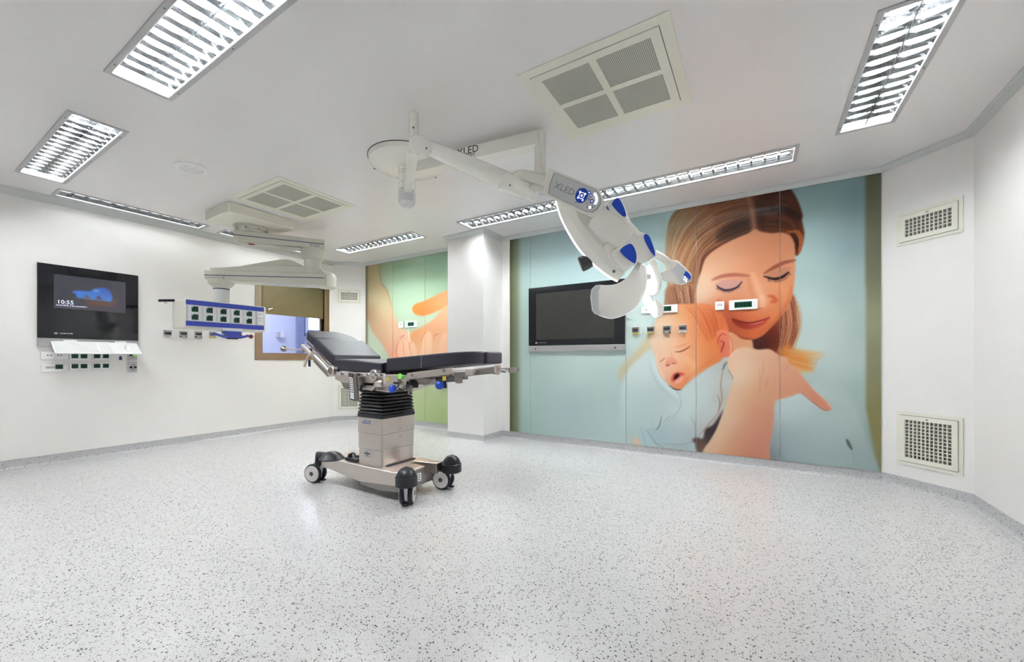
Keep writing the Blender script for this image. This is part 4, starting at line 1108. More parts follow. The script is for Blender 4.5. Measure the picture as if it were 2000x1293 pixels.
for (z0, z1, zc, lb, on) in ((1.18, 1.285, 1.252, 'upper grey earthing plate with one green lit pin at the right end of the shelf', True), (1.03, 1.165, 1.095, 'lower grey earthing plate with two black pins', False)):
    t = thing('earthing_plate', lb, 'socket', LP(1.9, 0, z0), 'earthing plates under the lit monitor')
    bm = new(); lbox(bm, 1.857, 1.945, 0.0005, 0.014, z0, z1); obj('plate', bm, 'grey_plate', t, bevel=0.005)
    for k, y in enumerate((1.88, 1.922)):
        bm = new(); cyl(bm, LP(y, 0.014, zc), LP(y, 0.03, zc), 0.014, n=14); obj('pin', bm, 'lit_green' if on and k else 'black', t)
    for zz in (zc - 0.028,) if on else (zc - 0.028, zc + 0.03):
        bm = new(); lbox(bm, 1.885, 1.92, 0.0142, 0.015, zz - 0.003, zz + 0.003); obj('printed_line', bm, 'letter_dark', t)

GL = 'gas outlets on the left wall below the boom'
for y, z, lb, tb in ((2.262, 1.553, 'leftmost gas outlet with white tab on the left wall', 'white_plastic'), (2.442, 1.558, 'second gas outlet from the left with dark grey tab, left wall', 'screw'), (2.62, 1.562, 'third gas outlet from the left with black tab, left wall', 'black'),
                     (2.80, 1.566, 'gas outlet with yellow tab behind the blue boom handle', 'yellow'), (2.98, 1.57, 'gas outlet with grey tab behind the middle of the blue handle', 'grey_plate'), (3.16, 1.57, 'gas outlet with pale blue-grey tab behind the right end of the blue handle', 'lamp_grey')):
    gas(lambda a, d, zz, y=y, z=z: LP(y + a, d, z + zz), lb, tb, GL)
t = thing('round_gas_outlet', 'round copper-red gas outlet beside the pass-through window', 'gas outlet', LP(3.335, 0, 1.53))
bm = new(); lathe(bm, LP(3.335, 0.0005, 1.565), (1, 0, 0), [(0, 0.034), (0.012, 0.034), (0.018, 0.028), (0.018, 0.018), (0.01, 0.016), (0.01, 0.0)], 24); obj('ring', bm, 'copper', t, smooth=40)
bm = new(); cyl(bm, LP(3.335, 0.011, 1.565), LP(3.335, 0.02, 1.565), 0.009, n=14); obj('valve', bm, 'black', t)

# ------------------------------------------------------------------ pass-through window
wy0, wy1, wz0, wz1 = WIN
bm = new()
for a in ((wy0 - 0.1, wy1 + 0.1, wz0 - 0.1, wz0), (wy0 - 0.1, wy1 + 0.1, wz1, wz1 + 0.1), (wy0 - 0.1, wy0, wz0, wz1), (wy1, wy1 + 0.1, wz0, wz1)):
    lbox(bm, a[0], a[1], -0.12, 0.014, a[2], a[3])
WN = struct('window_1', bm, 'window_steel')
bm = new()
for a in ((wy0, wy1, wz0, wz0 + 0.02), (wy0, wy0 + 0.045, wz0, wz1), (wy1 - 0.045, wy1, wz0, wz1)):
    lbox(bm, a[0], a[1], -0.09, -0.05, a[2], a[3])
obj('window_frame', bm, 'window_steel', WN)
bm = new(); lbox(bm, wy0 + 0.02, wy1 - 0.01, -0.03, -0.012, 1.955, wz1 + 0.02); sh_ = obj('shutter', bm, 'shutter', WN, label='half-raised brushed metal shutter')
bm = new(); tube(bm, [LP(3.6, -0.012, 2.03), LP(3.6, 0.025, 2.03), LP(3.66, 0.025, 2.05), LP(3.66, -0.012, 2.05)], 0.009, 10); obj('shutter_handle', bm, 'chrome', sh_)
bm = new(); bm.faces.new([bm.verts.new(LP(y, -0.07, z)) for y, z in ((wy0, wz0), (wy1, wz0), (wy1, wz1), (wy0, wz1))]); obj('pane', bm, 'window_glass', WN)

# the bluish room beyond the window
bm = new(); box(bm, XL - 2.0, XL - 1.92, 2.6, 7.2, 0, 2.9); struct('wall_beyond', bm, 'beyond_wall')
bm = new(); box(bm, XL - 1.92, XL - 0.121, 2.5, 2.6, 0, 2.9); struct('wall_beyond_near', bm, 'beyond_wall')
bm = new(); box(bm, XL - 1.92, XL - 0.121, 7.2, 7.3, 0, 2.9); struct('wall_beyond_far', bm, 'beyond_wall')
bm = new(); box(bm, XL - 2.0, XL - 0.121, 2.5, 7.3, -0.1, -0.0); struct('floor_beyond', bm, 'beyond_floor')
bm = new(); box(bm, XL - 2.0, XL - 0.121, 2.5, 7.3, 2.9, 3.0); struct('ceiling_beyond', bm, 'beyond_wall')
bm = new(); box(bm, XL - 0.24, XL - 0.121, 5.4, 7.3, 0, 2.9); struct('wall_beyond_side', bm, 'beyond_wall')
bm = new()
y0, y1, z0, z1 = 5.48, 5.98, 1.89, 2.5
for a in ((y0 - 0.08, y1 + 0.08, z0 - 0.08, z0), (y0 - 0.08, y1 + 0.08, z1, z1 + 0.08), (y0 - 0.08, y0, z0, z1), (y1, y1 + 0.08, z0, z1)):
    box(bm, XL - 1.92, XL - 1.87, a[0], a[1], a[2], a[3])
W2 = struct('window_2', bm, 'beyond_wall')
bm = new(); box(bm, XL - 1.92, XL - 1.82, y0 - 0.1, y1 + 0.1, z0 - 0.16, z0 - 0.09); obj('window_sill', bm, 'beyond_frame', W2)
bm = new(); box(bm, XL - 1.915, XL - 1.905, y0, y1, z0, z1); obj('daylit_pane', bm, 'daylight_and_panel_glow', W2)
bm = new(); box(bm, XL - 1.3, XL - 0.7, 3.2, 4.4, 2.885, 2.899)  # unseen glowing panel, added to light the room beyond
o = obj('ceiling_luminaire', bm, 'daylight_and_panel_glow'); tag(o, 'unseen glowing panel added to light the bluish room behind the pass-through window', 'ceiling light')
t = thing('paper_dispenser', 'small grey box on the blue wall behind the pass-through window', 'dispenser', (XL - 1.9, 4.82, 1.67))
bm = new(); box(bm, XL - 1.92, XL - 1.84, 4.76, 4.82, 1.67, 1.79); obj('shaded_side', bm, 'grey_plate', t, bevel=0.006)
bm = new(); box(bm, XL - 1.92, XL - 1.835, 4.82, 4.9, 1.67, 1.79); obj('cover', bm, 'white_plastic', t, bevel=0.006)
bm = new(); box(bm, XL - 1.92, XL - 1.84, 5.2, 5.35, 0, 2.9); struct('trim_12', bm, 'beyond_frame')
# ------------------------------------------------------------------ ceiling supply boom by the left wall
t = thing('boom_housing', 'cream ceiling housing box carrying the supply boom', 'housing', (-5.65, 2.7, ZC))
bm = new(); prism(bm, [(-5.32, 2.31, 2.945), (-5.32, 3.1, 2.945), (-5.98, 3.1, 2.945), (-5.98, 2.36, 2.945), (-5.93, 2.31, 2.945)], (0, 0, 0.124)); obj('box', bm, 'cream', t, bevel=0.012)
bm = new(); box(bm, -5.33, -5.31, 2.69, 2.71, 2.96, 2.975); obj('catch', bm, 'cream', t)

PIV = Vector((-5.726, 2.754, 0)); D1 = Vector((0.566, 0.824, 0)).normalized(); N1 = Vector((D1.y, -D1.x, 0))
J = PIV + D1 * 0.73
A2 = Vector((-6.28, 2.43, 0)); B2 = Vector((-5.057, 3.412, 0)); D2 = (B2 - A2).normalized(); N2 = Vector((D2.y, -D2.x, 0))
COL2 = A2 + D2 * 0.15 - N2 * 0.12
t = thing('supply_boom', 'cream ceiling supply boom with two arms and a socket head with blue handle', 'medical boom', (PIV.x, PIV.y, 2.945))
Zv = lambda z: Vector((0, 0, z))
bm = new(); lathe(bm, PIV + Zv(2.944), (0, 0, -1), [(0, 0.2), (0.012, 0.205), (0.014, 0.19), (0.026, 0.19), (0.028, 0.2), (0.038, 0.2), (0.04, 0.15), (0.08, 0.15)], 40); fl = obj('ceiling_flange', bm, 'boom', t, smooth=35)
for k in range(8):
    a = k * math.pi / 4; p = PIV + Vector((math.cos(a), math.sin(a), 0)) * 0.18 + Zv(2.906); bm = new(); cyl(bm, p, p - Zv(0.012), 0.012, n=6); obj('bolt', bm, 'steel_dark', fl)
# upper arm
def arm_prism(bm, org, d, n, prof, w0, w1, inset=0.0):
    """side profile (t, z) of an arm, pushed across its width; w0 in front, w1 behind the side line"""
    prism(bm, [org + d * tt + Zv(zz) - n * (w0 + inset) for tt, zz in prof], -n * (w1 - w0 - 2 * inset))
O1 = Vector((-5.74, 2.54, 0))
bm = new(); arm_prism(bm, O1, D1, N1, [(0, 2.735), (0.0, 2.868), (1.067, 2.868), (1.067, 2.735)], 0, 0.22); a1 = obj('upper_arm', bm, 'boom', t, bevel=0.014, seg=3)
bm = new(); arm_prism(bm, O1, D1, N1, [(0.02, 2.74), (0.06, 2.70), (0.3, 2.685), (0.55, 2.705), (0.8, 2.72), (1.05, 2.7), (1.05, 2.74)], 0, 0.22, 0.018); obj('upper_arm_underside', bm, 'boom', a1, bevel=0.012, seg=2)
bm = new(); arm_prism(bm, O1, D1, N1, [(0.002, 2.7955), (0.002, 2.8045), (1.06, 2.8045), (1.06, 2.7955)], -0.0016, 0.003); obj('stripe', bm, 'navy', a1)
c = O1 + D1 * 0.2 + N1 * (-0.016) + Zv(2.7)
bm = new()
ring = [c + D1 * (0.055 * math.cos(q_)) + Zv(0.016 * math.sin(q_)) for q_ in np.linspace(0, 2 * math.pi, 21)[:-1]]
prism(bm, ring, N1 * 0.008); obj('sensor_rim', bm, 'lamp_grey', a1)
ring = [c + N1 * 0.004 + D1 * (0.042 * math.cos(q_)) + Zv(0.010 * math.sin(q_)) for q_ in np.linspace(0, 2 * math.pi, 21)[:-1]]
bm = new(); prism(bm, ring, N1 * 0.006); obj('sensor_window', bm, 'copper', a1, label='dark red sensor window')
def ring_mark(parent, c, xd, r, m='blue'):
    bm = new(); X = Vector(xd).normalized(); n = 24; N = X.cross(Vector((0, 0, 1)))
    o_ = [c + X * (r * math.cos(2 * math.pi * i / n)) + Zv(r * math.sin(2 * math.pi * i / n)) for i in range(n)]
    i_ = [c + X * (0.68 * r * math.cos(2 * math.pi * i / n)) + Zv(0.68 * r * math.sin(2 * math.pi * i / n)) for i in range(n)]
    loft(bm, [o_, i_, [p + N * 0.001 for p in i_], [p + N * 0.001 for p in o_]], close=True)
    return obj('emblem', bm, m, parent)
ring_mark(a1, O1 + D1 * 0.9 + N1 * 0.001 + Zv(2.768), D1, 0.016)
lettering('lettering', 'TRUMPF', 0.02, 'blue', a1, O1 + D1 * 0.93 + Zv(2.776), D1, (0, 0, 1), 0.001)
lettering('lettering', 'Medical', 0.02, 'blue', a1, O1 + D1 * 0.93 + Zv(2.757), D1, (0, 0, 1), 0.001)
bm = new(); lathe(bm, J + Zv(2.735), (0, 0, -1), [(0, 0.15), (0.1, 0.152), (0.135, 0.14), (0.15, 0.112), (0.151, 0.11), (0.36, 0.11)], 36); obj('joint', bm, 'boom', t, smooth=40)
# lower arm: band, body, hump
bm = new(); arm_prism(bm, A2, D2, N2, [(0.0, 2.262), (0.0, 2.392), (1.52, 2.392), (1.569, 2.36), (1.569, 2.215), (1.2, 2.22)], 0, 0.26); a2 = obj('lower_arm', bm, 'boom', t, bevel=0.016, seg=3)
bm = new(); arm_prism(bm, A2, D2, N2, [(0.05, 2.38), (0.06, 2.428), (0.25, 2.438), (0.55, 2.468), (0.9, 2.482), (1.38, 2.482), (1.47, 2.455), (1.54, 2.385)], 0, 0.26, 0.016); obj('arm_cover', bm, 'boom', a2, bevel=0.014, seg=3)
bm = new(); arm_prism(bm, A2, D2, N2, [(0.3, 2.44), (0.6, 2.505), (0.92, 2.572), (1.02, 2.578), (1.1, 2.56), (1.18, 2.52), (1.26, 2.475)], 0, 0.26, 0.05); obj('hump_cover', bm, 'boom', a2, bevel=0.016, seg=3)
bm = new(); arm_prism(bm, A2, D2, N2, [(0.004, 2.3155), (0.004, 2.3245), (1.53, 2.3245), (1.53, 2.3155)], -0.0016, 0.003); obj('stripe', bm, 'navy', a2)
bm = new(); e = B2 - N2 * 0.13 - D2 * 0.06; lathe(bm, e + Zv(2.2), (0, 0, 1), [(0, 0.1), (0.012, 0.128), (0.15, 0.132), (0.2, 0.11), (0.22, 0.06)], 32); obj('arm_end_cap', bm, 'boom', a2, smooth=45)
ring_mark(a2, A2 + D2 * 0.24 + N2 * 0.001 + Zv(2.288), D2, 0.014, 'letter_dark')
bm = new()
for k, (a, b) in enumerate(((0.03, 0.09), (0.1, 0.125), (0.135, 0.15), (0.16, 0.175), (0.185, 0.205))):
    arm_prism(bm, A2, D2, N2, [(a, 2.284), (a, 2.298 if k % 2 else 2.292), (b, 2.298 if k % 2 else 2.292), (b, 2.284)], -0.001, 0.002)
obj('printed_label', bm, 'letter_grey', a2)
bm = new(); lathe(bm, COL2 + Zv(2.262), (0, 0, -1), [(0, 0.15), (0.02, 0.155), (0.05, 0.14), (0.085, 0.1), (0.09, 0.094)], 32); obj('collar', bm, 'boom', t, smooth=50)
bm = new(); cyl(bm, COL2 + Zv(2.18), COL2 + Zv(1.955), 0.093, n=32); obj('column', bm, 'lamp_grey', t, smooth=40)
bm = new(); cyl(bm, COL2 + Zv(2.158), COL2 + Zv(2.145), 0.0945, n=32); obj('column_ring', bm, 'navy', t, smooth=40)
# socket head
X0, X1, Y0, Y1, Z0, Z1 = -6.42, -6.03, 2.135, 3.10, 1.587, 1.952
bm = new(); box(bm, X0, X1, Y0, Y1, Z0, Z1); hd = obj('socket_head', bm, 'boom', t, bevel=0.025, seg=3)
F = lambda y0, y1, d0, d1, z0, z1, bm: box(bm, X1 + d0, X1 + d1, y0, y1, z0, z1)
bm = new(); F(Y0 + 0.008, Y1 - 0.035, -0.002, 0.004, Z0 + 0.03, Z1 - 0.012, bm); obj('face_plate', bm, 'grey_plate', hd)
for z0, z1 in ((Z1 - 0.072, Z1 - 0.012), (Z0 + 0.03, Z0 + 0.09)):
    bm = new(); F(Y0 + 0.008, Y1 - 0.035, 0.004, 0.0062, z0, z1, bm); obj('blue_band', bm, 'blue', hd)
wcol = 0.79 / 5
for i in range(5):
    y = Y0 + 0.03 + i * wcol
    bm = new(); F(y + 0.004, y + wcol - 0.01, 0.004, 0.0055, Z0 + 0.096, Z1 - 0.078, bm); obj('module_plate', bm, 'lamp_grey', hd)
    for z in (Z0 + 0.107, Z0 + 0.207):
        bm = new(); F(y + 0.035, y + 0.108, 0.005, 0.013, z, z + 0.07, bm); so = obj('socket', bm, 'green', hd, bevel=0.004, seg=1, label='dark green socket')
        bm = new(); cyl(bm, (X1 + 0.013, y + 0.0715, z + 0.035), (X1 + 0.0138, y + 0.0715, z + 0.035), 0.024, n=16); obj('socket_well', bm, 'green_dark', so)
        bm = new(); F(y + 0.037, y + 0.047, 0.013, 0.0142, z + 0.056, z + 0.065, bm); obj('pilot_light', bm, 'led_rim', so)
        bm = new(); F(y + 0.108, y + 0.116, 0.005, 0.011, z + 0.004, z + 0.064, bm); obj('latch', bm, 'white_plastic', so)
for z in (Z0 + 0.1, Z0 + 0.197):
    bm = new(); F(Y1 - 0.128, Y1 - 0.045, 0.004, 0.012, z, z + 0.088, bm); so = obj('data_socket', bm, 'white_plastic', hd, bevel=0.004)
    for dy in (-0.012, 0.012):
        bm = new(); F(Y1 - 0.0865 + dy - 0.008, Y1 - 0.0865 + dy + 0.008, 0.012, 0.0128, z + 0.045, z + 0.062, bm); obj('port', bm, 'grey_plate', so)
bm = new(); hexa(bm, [(-6.38, Y0 - 0.15, 1.915), (-6.34, Y0 - 0.15, 1.915), (-6.30, Y0 - 0.01, 1.93), (-6.34, Y0 - 0.01, 1.93)], [(-6.38, Y0 - 0.15, 1.945), (-6.34, Y0 - 0.15, 1.945), (-6.30, Y0 - 0.01, 1.96), (-6.34, Y0 - 0.01, 1.96)]); dr = obj('device_rail', bm, 'black', hd)
bm = new(); box(bm, -6.345, -6.335, Y0 - 0.1, Y0 - 0.07, 1.9, 1.916); obj('rail_clip', bm, 'chrome', dr)
bm = new(); box(bm, -6.2, -6.18, Y1, Y1 + 0.06, 1.88, 1.895); obj('rail_bracket', bm, 'chrome', hd)
# blue steering handle under the head
yc = (Y0 + Y1) / 2 + 0.06
bm = new(); box(bm, -6.15, -6.02, yc - 0.14, yc + 0.11, Z0 - 0.012, Z0 + 0.03); obj('handle_mount', bm, 'lamp_grey', hd, bevel=0.006)
bm = new(); prism(bm, [(-6.03, yc - 0.125, Z0 - 0.012), (-6.03, yc + 0.105, Z0 - 0.012), (-6.03, yc + 0.09, Z0 - 0.05), (-6.03, yc + 0.04, Z0 - 0.07), (-6.03, yc + 0.06, Z0 - 0.105), (-6.03, yc - 0.06, Z0 - 0.105), (-6.03, yc - 0.05, Z0 - 0.06), (-6.03, yc - 0.12, Z0 - 0.05)], (-0.06, 0, 0)); hn = obj('handle', bm, 'blue', hd, bevel=0.006)
for s in (-1, 1):
    bm = new(); tube(bm, spline([(-6.05, yc + s * 0.03, Z0 - 0.095), (-6.05, yc + s * 0.11, Z0 - 0.085), (-6.05, yc + s * (0.235 if s < 0 else 0.19), Z0 - 0.06 + (0.012 if s < 0 else 0))], 6), 0.017, 12); obj('grip', bm, 'blue', hn, smooth=60)
bm = new(); box(bm, -6.07, -6.025, yc - 0.07, yc + 0.05, Z0 - 0.118, Z0 - 0.1); obj('handle_button', bm, 'black', hn, bevel=0.004)

# ------------------------------------------------------------------ surgical lamp
CA, SA = math.cos(R(31.35)), math.sin(R(31.35))
def HP(u, v, d=0.0, base=3.1):
    """point of the lamp: image pixel cast from the camera to the base depth, d metres nearer"""
    k = base - d
    a = (u - 1000.0) / 784.64
    return Vector(((CA * a - SA) * k, (SA * a + CA) * k, 1.2 + (701.5 - v) / 784.64 * k))
def slab(bm, pts, d0, d1, shrink=1.0):
    """outline at depth d0 pushed to depth d1; shrink scales the far outline about its middle"""
    cu = sum(p[0] for p in pts) / len(pts); cv = sum(p[1] for p in pts) / len(pts)
    a = [HP(p[0], p[1], d0 + (p[2] if len(p) > 2 else 0)) for p in pts]
    b = [HP(cu + (p[0] - cu) * shrink, cv + (p[1] - cv) * shrink, d1 + (p[2] if len(p) > 2 else 0)) for p in pts]
    loft(bm, [a, b])
HUB = Vector((-2.81, 2.714, 0))
t = thing('surgical_lamp', 'white ceiling surgical lamp with petal-shaped head and blue pads', 'surgical lamp', (HUB.x, HUB.y, ZC))
bm = new(); lathe(bm, HUB + Zv(ZC - 0.0005), (0, 0, -1), [(0, 0.345), (0.004, 0.35), (0.04, 0.34), (0.058, 0.31), (0.066, 0.2), (0.068, 0.09)], 56); cn = obj('canopy', bm, 'lamp_white', t, smooth=30)
bm = new(); lathe(bm, HUB + Zv(ZC - 0.0002), (0, 0, -1), [(0, 0.354), (0.004, 0.354)], 56); obj('canopy_gap', bm, 'dark', cn)
for a in (200, 320, 80):
    p = HUB + Vector((math.cos(R(a)), math.sin(R(a)), 0)) * 0.335 + Zv(ZC - 0.035); bm = new(); cyl(bm, p, p - Zv(0.016), 0.008, n=8); obj('screw', bm, 'screw', cn)
bm = new(); cyl(bm, HUB + Zv(3.01), HUB + Zv(2.79), 0.076, n=32); cl = obj('column', bm, 'lamp_white', t, smooth=40)
for z in (2.955, 2.93, 2.845):
    bm = new(); cyl(bm, HUB + Zv(z), HUB + Zv(z - 0.003), 0.0768, n=32); obj('column_joint', bm, 'seam', cl, smooth=40)
bm = new(); lathe(bm, HUB + Zv(2.79), (0, 0, -1), [(0, 0.05), (0.01, 0.078), (0.05, 0.08), (0.12, 0.08), (0.15, 0.062), (0.165, 0.03)], 8); obj('column_cap', bm, 'lamp_grey', t, label='grey eight-sided end cap')
# long horizontal beam with lettering
E1 = Vector((-1.492, 2.885, 0)); DB = (E1 - HUB).normalized(); NB = Vector((DB.y, -DB.x, 0))
bm = new(); prism(bm, [HUB + NB * w_ + Zv(z) for w_, z in ((-0.055, 2.915), (0.055, 2.915), (0.06, 2.93), (0.06, 3.015), (0.05, 3.03), (-0.05, 3.03), (-0.06, 3.015), (-0.06, 2.93))], E1 - HUB); b1 = obj('beam', bm, 'lamp_white', t, smooth=30)
lettering('lettering', 'XLED', 0.088, 'letter_dark', b1, HUB + DB * 0.585 + NB * 0.0605 + Zv(2.986), DB, (0, 0, 1), 0.001)
lettering('lettering', 'STERIS', 0.03, 'letter_dark', b1, HUB + DB * 0.68 + NB * 0.0605 + Zv(2.943), DB, (0, 0, 1), 0.001)
bm = new(); lathe(bm, E1 + Zv(3.04), (0, 0, -1), [(0, 0.03), (0.01, 0.045), (0.29, 0.045), (0.292, 0.04), (0.298, 0.04), (0.3, 0.045), (0.36, 0.045)], 28); obj('drop_tube', bm, 'lamp_white', t, smooth=35)
# short beam towards the room, its post and spring arm
P2 = Vector((-2.21, 2.202, 0)); DC = (P2 - HUB).normalized(); NC = Vector((DC.y, -DC.x, 0))
bm = new(); prism(bm, [HUB + NC * w_ + Zv(z) for w_, z in ((-0.036, 2.735), (0.036, 2.735), (0.04, 2.76), (0.036, 2.8), (-0.036, 2.8), (-0.04, 2.76))], P2 - HUB); obj('short_beam', bm, 'lamp_white', t, smooth=30)
bm = new(); lathe(bm, P2 + Zv(3.055), (0, 0, -1), [(0, 0.02), (0.006, 0.033), (0.05, 0.034), (0.052, 0.032), (0.056, 0.034), (0.32, 0.034)], 24); ps = obj('post', bm, 'lamp_white', t, smooth=35)
p = HP(808, 250, 0.1); bm = new(); cyl(bm, p, p + Vector((0.005, -0.01, 0)), 0.006, n=8); obj('screw', bm, 'screw', ps)
KD = 0.07
bm = new(); slab(bm, [(799, 268), (814, 262), (822, 264), (841, 274), (842, 300), (835, 303), (822, 302), (808, 296), (799, 288)], KD + 0.06, KD - 0.06); kn = obj('knuckle', bm, 'lamp_white', t, bevel=0.012, seg=3)
p = HP(833, 290, KD + 0.062); bm = new(); cyl(bm, p, p + Vector((0.003, -0.006, 0)), 0.006, n=8); obj('screw', bm, 'screw', kn)
def capsule(bm, a, b, w0, h0, w1, h1, n=20):
    a, b = Vector(a), Vector(b); d = (b - a).normalized(); s = d.cross(Vector((0, 0, 1))).normalized(); u = s.cross(d)
    def ring(c, w_, h): return [c + s * (w_ * math.cos(2 * math.pi * i / n)) + u * (h * math.sin(2 * math.pi * i / n)) for i in range(n)]
    loft(bm, [ring(a - d * w0 * 0.2, w0 * 0.7, h0 * 0.7), ring(a, w0, h0), ring(a * 0.5 + b * 0.5, (w0 + w1) / 2, (h0 + h1) / 2), ring(b, w1, h1), ring(b + d * w1 * 0.2, w1 * 0.7, h1 * 0.7)])
bm = new(); capsule(bm, HP(838, 289, KD), HP(985, 352, 0.06), 0.055, 0.058, 0.062, 0.07); sa = obj('spring_arm', bm, 'lamp_white', t, smooth=60)
bm = new(); capsule(bm, HP(982, 352, 0.06), HP(1028, 374, 0.04), 0.064, 0.076, 0.06, 0.06); ae = obj('arm_end', bm, 'lamp_white', t, smooth=60)
p = HP(996, 362, 0.135); bm = new(); cyl(bm, p, p + Vector((0.003, -0.006, 0)), 0.006, n=8); obj('screw', bm, 'screw', ae)
bm = new(); tube(bm, [HP(1030, 374, 0.0), HP(1052, 366, -0.03), HP(1080, 372, -0.06)], 0.05, 16); obj('arm_link', bm, 'lamp_white', t, smooth=60)
bm = new(); tube(bm, [E1 + Zv(2.71), E1 + Zv(2.66), HP(1075, 352, -0.08), HP(1095, 372, -0.06)], 0.046, 20); obj('yoke', bm, 'lamp_white', t, smooth=60)
# control panel
CP = [(1068, 331), (1074, 329), (1120, 348), (1166, 367.5), (1174, 377), (1181, 395), (1181, 408), (1176, 418), (1166, 424), (1154, 424), (1100, 400), (1066, 382), (1062, 376), (1065, 345)]
bm = new(); slab(bm, CP, 0.10, -0.02, 0.98); cpn = obj('control_panel', bm, 'lamp_white', t, bevel=0.014, seg=3)
FP = [(1082, 336.5), (1125, 354), (1163, 370), (1170, 377), (1174, 388), (1173, 399), (1167, 409), (1157, 415), (1145, 413.5), (1105, 395), (1071, 378), (1074, 358)]
bm = new(); slab(bm, FP, 0.1015, 0.09); obj('face_rim', bm, 'seam', cpn)
cu, cv = 1118, 374
bm = new(); slab(bm, [(cu + (a - cu) * 0.97, cv + (b - cv) * 0.965) for a, b in FP], 0.1035, 0.09); obj('face_plate', bm, 'lamp_grey', cpn)
xd = (HP(1140, 381.2, 0.104) - HP(1080, 355, 0.104)); ud = Vector((0, 0, 1)); ud = (ud - xd.normalized() * ud.dot(xd.normalized()))
lettering('lettering', 'XLED', 0.07, 'letter_grey', cpn, HP(1083, 361, 0.104), xd, ud, 0.001, 'LEFT', 0.95)
def disc(name, u, v, r, m, parent, d=0.104, h=0.002, n=20, sx=0.8):
    bm = new(); c0 = HP(u, v, d); X = xd.normalized(); U = ud.normalized()
    nrm = X.cross(U)
    ring = [c0 + X * (r * sx * math.cos(2 * math.pi * i / n)) + U * (r * math.sin(2 * math.pi * i / n)) for i in range(n)]
    prism(bm, ring, nrm * h); return obj(name, bm, m, parent)
dial = disc('dial', 1136, 382, 0.058, 'blue_pad', cpn)
disc('dial_ring', 1136, 382, 0.026, 'led_rim', dial, 0.1062); disc('dial_centre', 1136, 382, 0.022, 'blue_pad', dial, 0.1085); disc('dial_mark', 1136, 382, 0.009, 'led_rim', dial, 0.111)
for u, v in ((1133, 375), (1143, 379), (1129, 386), (1138, 391)): disc('dial_symbol', u, v, 0.008, 'led_rim', dial, 0.1062)
for u, v, r_ in ((1150.5, 376, 0.014), (1154, 382, 0.013), (1156, 393, 0.016)):
    b_ = disc('button', u, v, r_, 'blue_pad', cpn); disc('button_symbol', u, v, r_ * 0.4, 'led_rim', b_, 0.1065)
for u, v in ((1145.5, 399), (1147, 404.5), (1157, 404.5), (1162, 400), (1149.5, 389), (1132, 368.5), (1125, 395)): disc('mark', u, v, 0.005, 'letter_dark', cpn)
for u, v in ((1162, 379), (1164.2, 383.5), (1165.5, 388), (1165, 393), (1163, 397.5), (1152, 405)): disc('indicator_light', u, v, 0.010, 'led', cpn)
# handle
bm = new(); tube(bm, spline([HP(1074, 357, 0.04), HP(1050, 349, 0.05), HP(1024, 343, 0.06), HP(1011, 345, 0.07), HP(1008, 356, 0.08), HP(1018, 368, 0.09), HP(1034, 379, 0.11), HP(1045, 385, 0.13)], 6), 0.041, 18, None); ha = obj('handle', bm, 'lamp_white', t, smooth=60)
e0, e1 = HP(1045, 385, 0.13), HP(1046.5, 386, 0.134); bm = new(); cyl(bm, e0, e0 + (e0 - HP(1034, 379, 0.11)).normalized() * 0.006, 0.041, 0.036, n=24); obj('handle_cap', bm, 'white_plastic', ha, smooth=40)
# centre cover joining the petals
bm = new(); capsule(bm, HP(1165, 424, 0.02), HP(1218, 472, 0.02), 0.10, 0.10, 0.13, 0.125, 24); obj('neck', bm, 'lamp_white', t, smooth=60)
bm = new(); slab(bm, [(1184, 400), (1190, 393), (1204, 386), (1212, 387), (1224, 414), (1232, 432), (1250, 452), (1262, 456), (1272, 470), (1280, 496), (1277, 506), (1262, 514), (1248, 516), (1232, 500), (1214, 474), (1200, 446), (1192, 424)], 0.10, -0.10, 0.92); cv_ = obj('centre_cover', bm, 'lamp_white', t, bevel=0.03, seg=4)
bm = new(); slab(bm, [(1206, 434), (1216, 432), (1235, 444), (1250, 458), (1246, 464), (1230, 452), (1212, 442)], 0.112, 0.07, 1.0); obj('centre_ridge', bm, 'lamp_white', cv_, bevel=0.012, seg=3)
bm = new(); slab(bm, [(1193, 494), (1197, 488), (1222, 475), (1233, 476), (1243, 488), (1246, 506), (1243, 514), (1226, 527), (1220, 528), (1200, 512), (1195, 503)], 0.145, -0.02, 1.03); bl = obj('lower_block', bm, 'lamp_white', t, bevel=0.022, seg=4)
PADS = (([(1185, 401), (1189, 409), (1193, 420), (1196, 431), (1195.5, 434), (1190, 422), (1186, 410)], 0.085), ([(1203, 387.5), (1208, 387), (1213, 393), (1219, 405), (1223, 419), (1221, 423), (1216, 422), (1205, 412), (1196, 401), (1196, 396)], 0.094),
        ([(1258, 459), (1262, 457), (1267, 460), (1272, 470), (1277, 484), (1279.5, 497), (1278, 500), (1270, 490), (1262, 476), (1258, 466)], 0.094), ([(1211.5, 488), (1217, 482), (1226, 477), (1233, 476.5), (1239, 484), (1243, 496), (1243, 508), (1240, 514.5), (1233, 511), (1221, 502), (1212, 492)], 0.141))
for pts, d in PADS:
    pts = spline(pts, 3, True)
    bm = new(); slab(bm, [tuple(p) for p in pts], d + 0.014, d - 0.02, 1.02); obj('blue_pad', bm, 'blue_pad', cv_, bevel=0.004, seg=2, label='glossy blue pad')
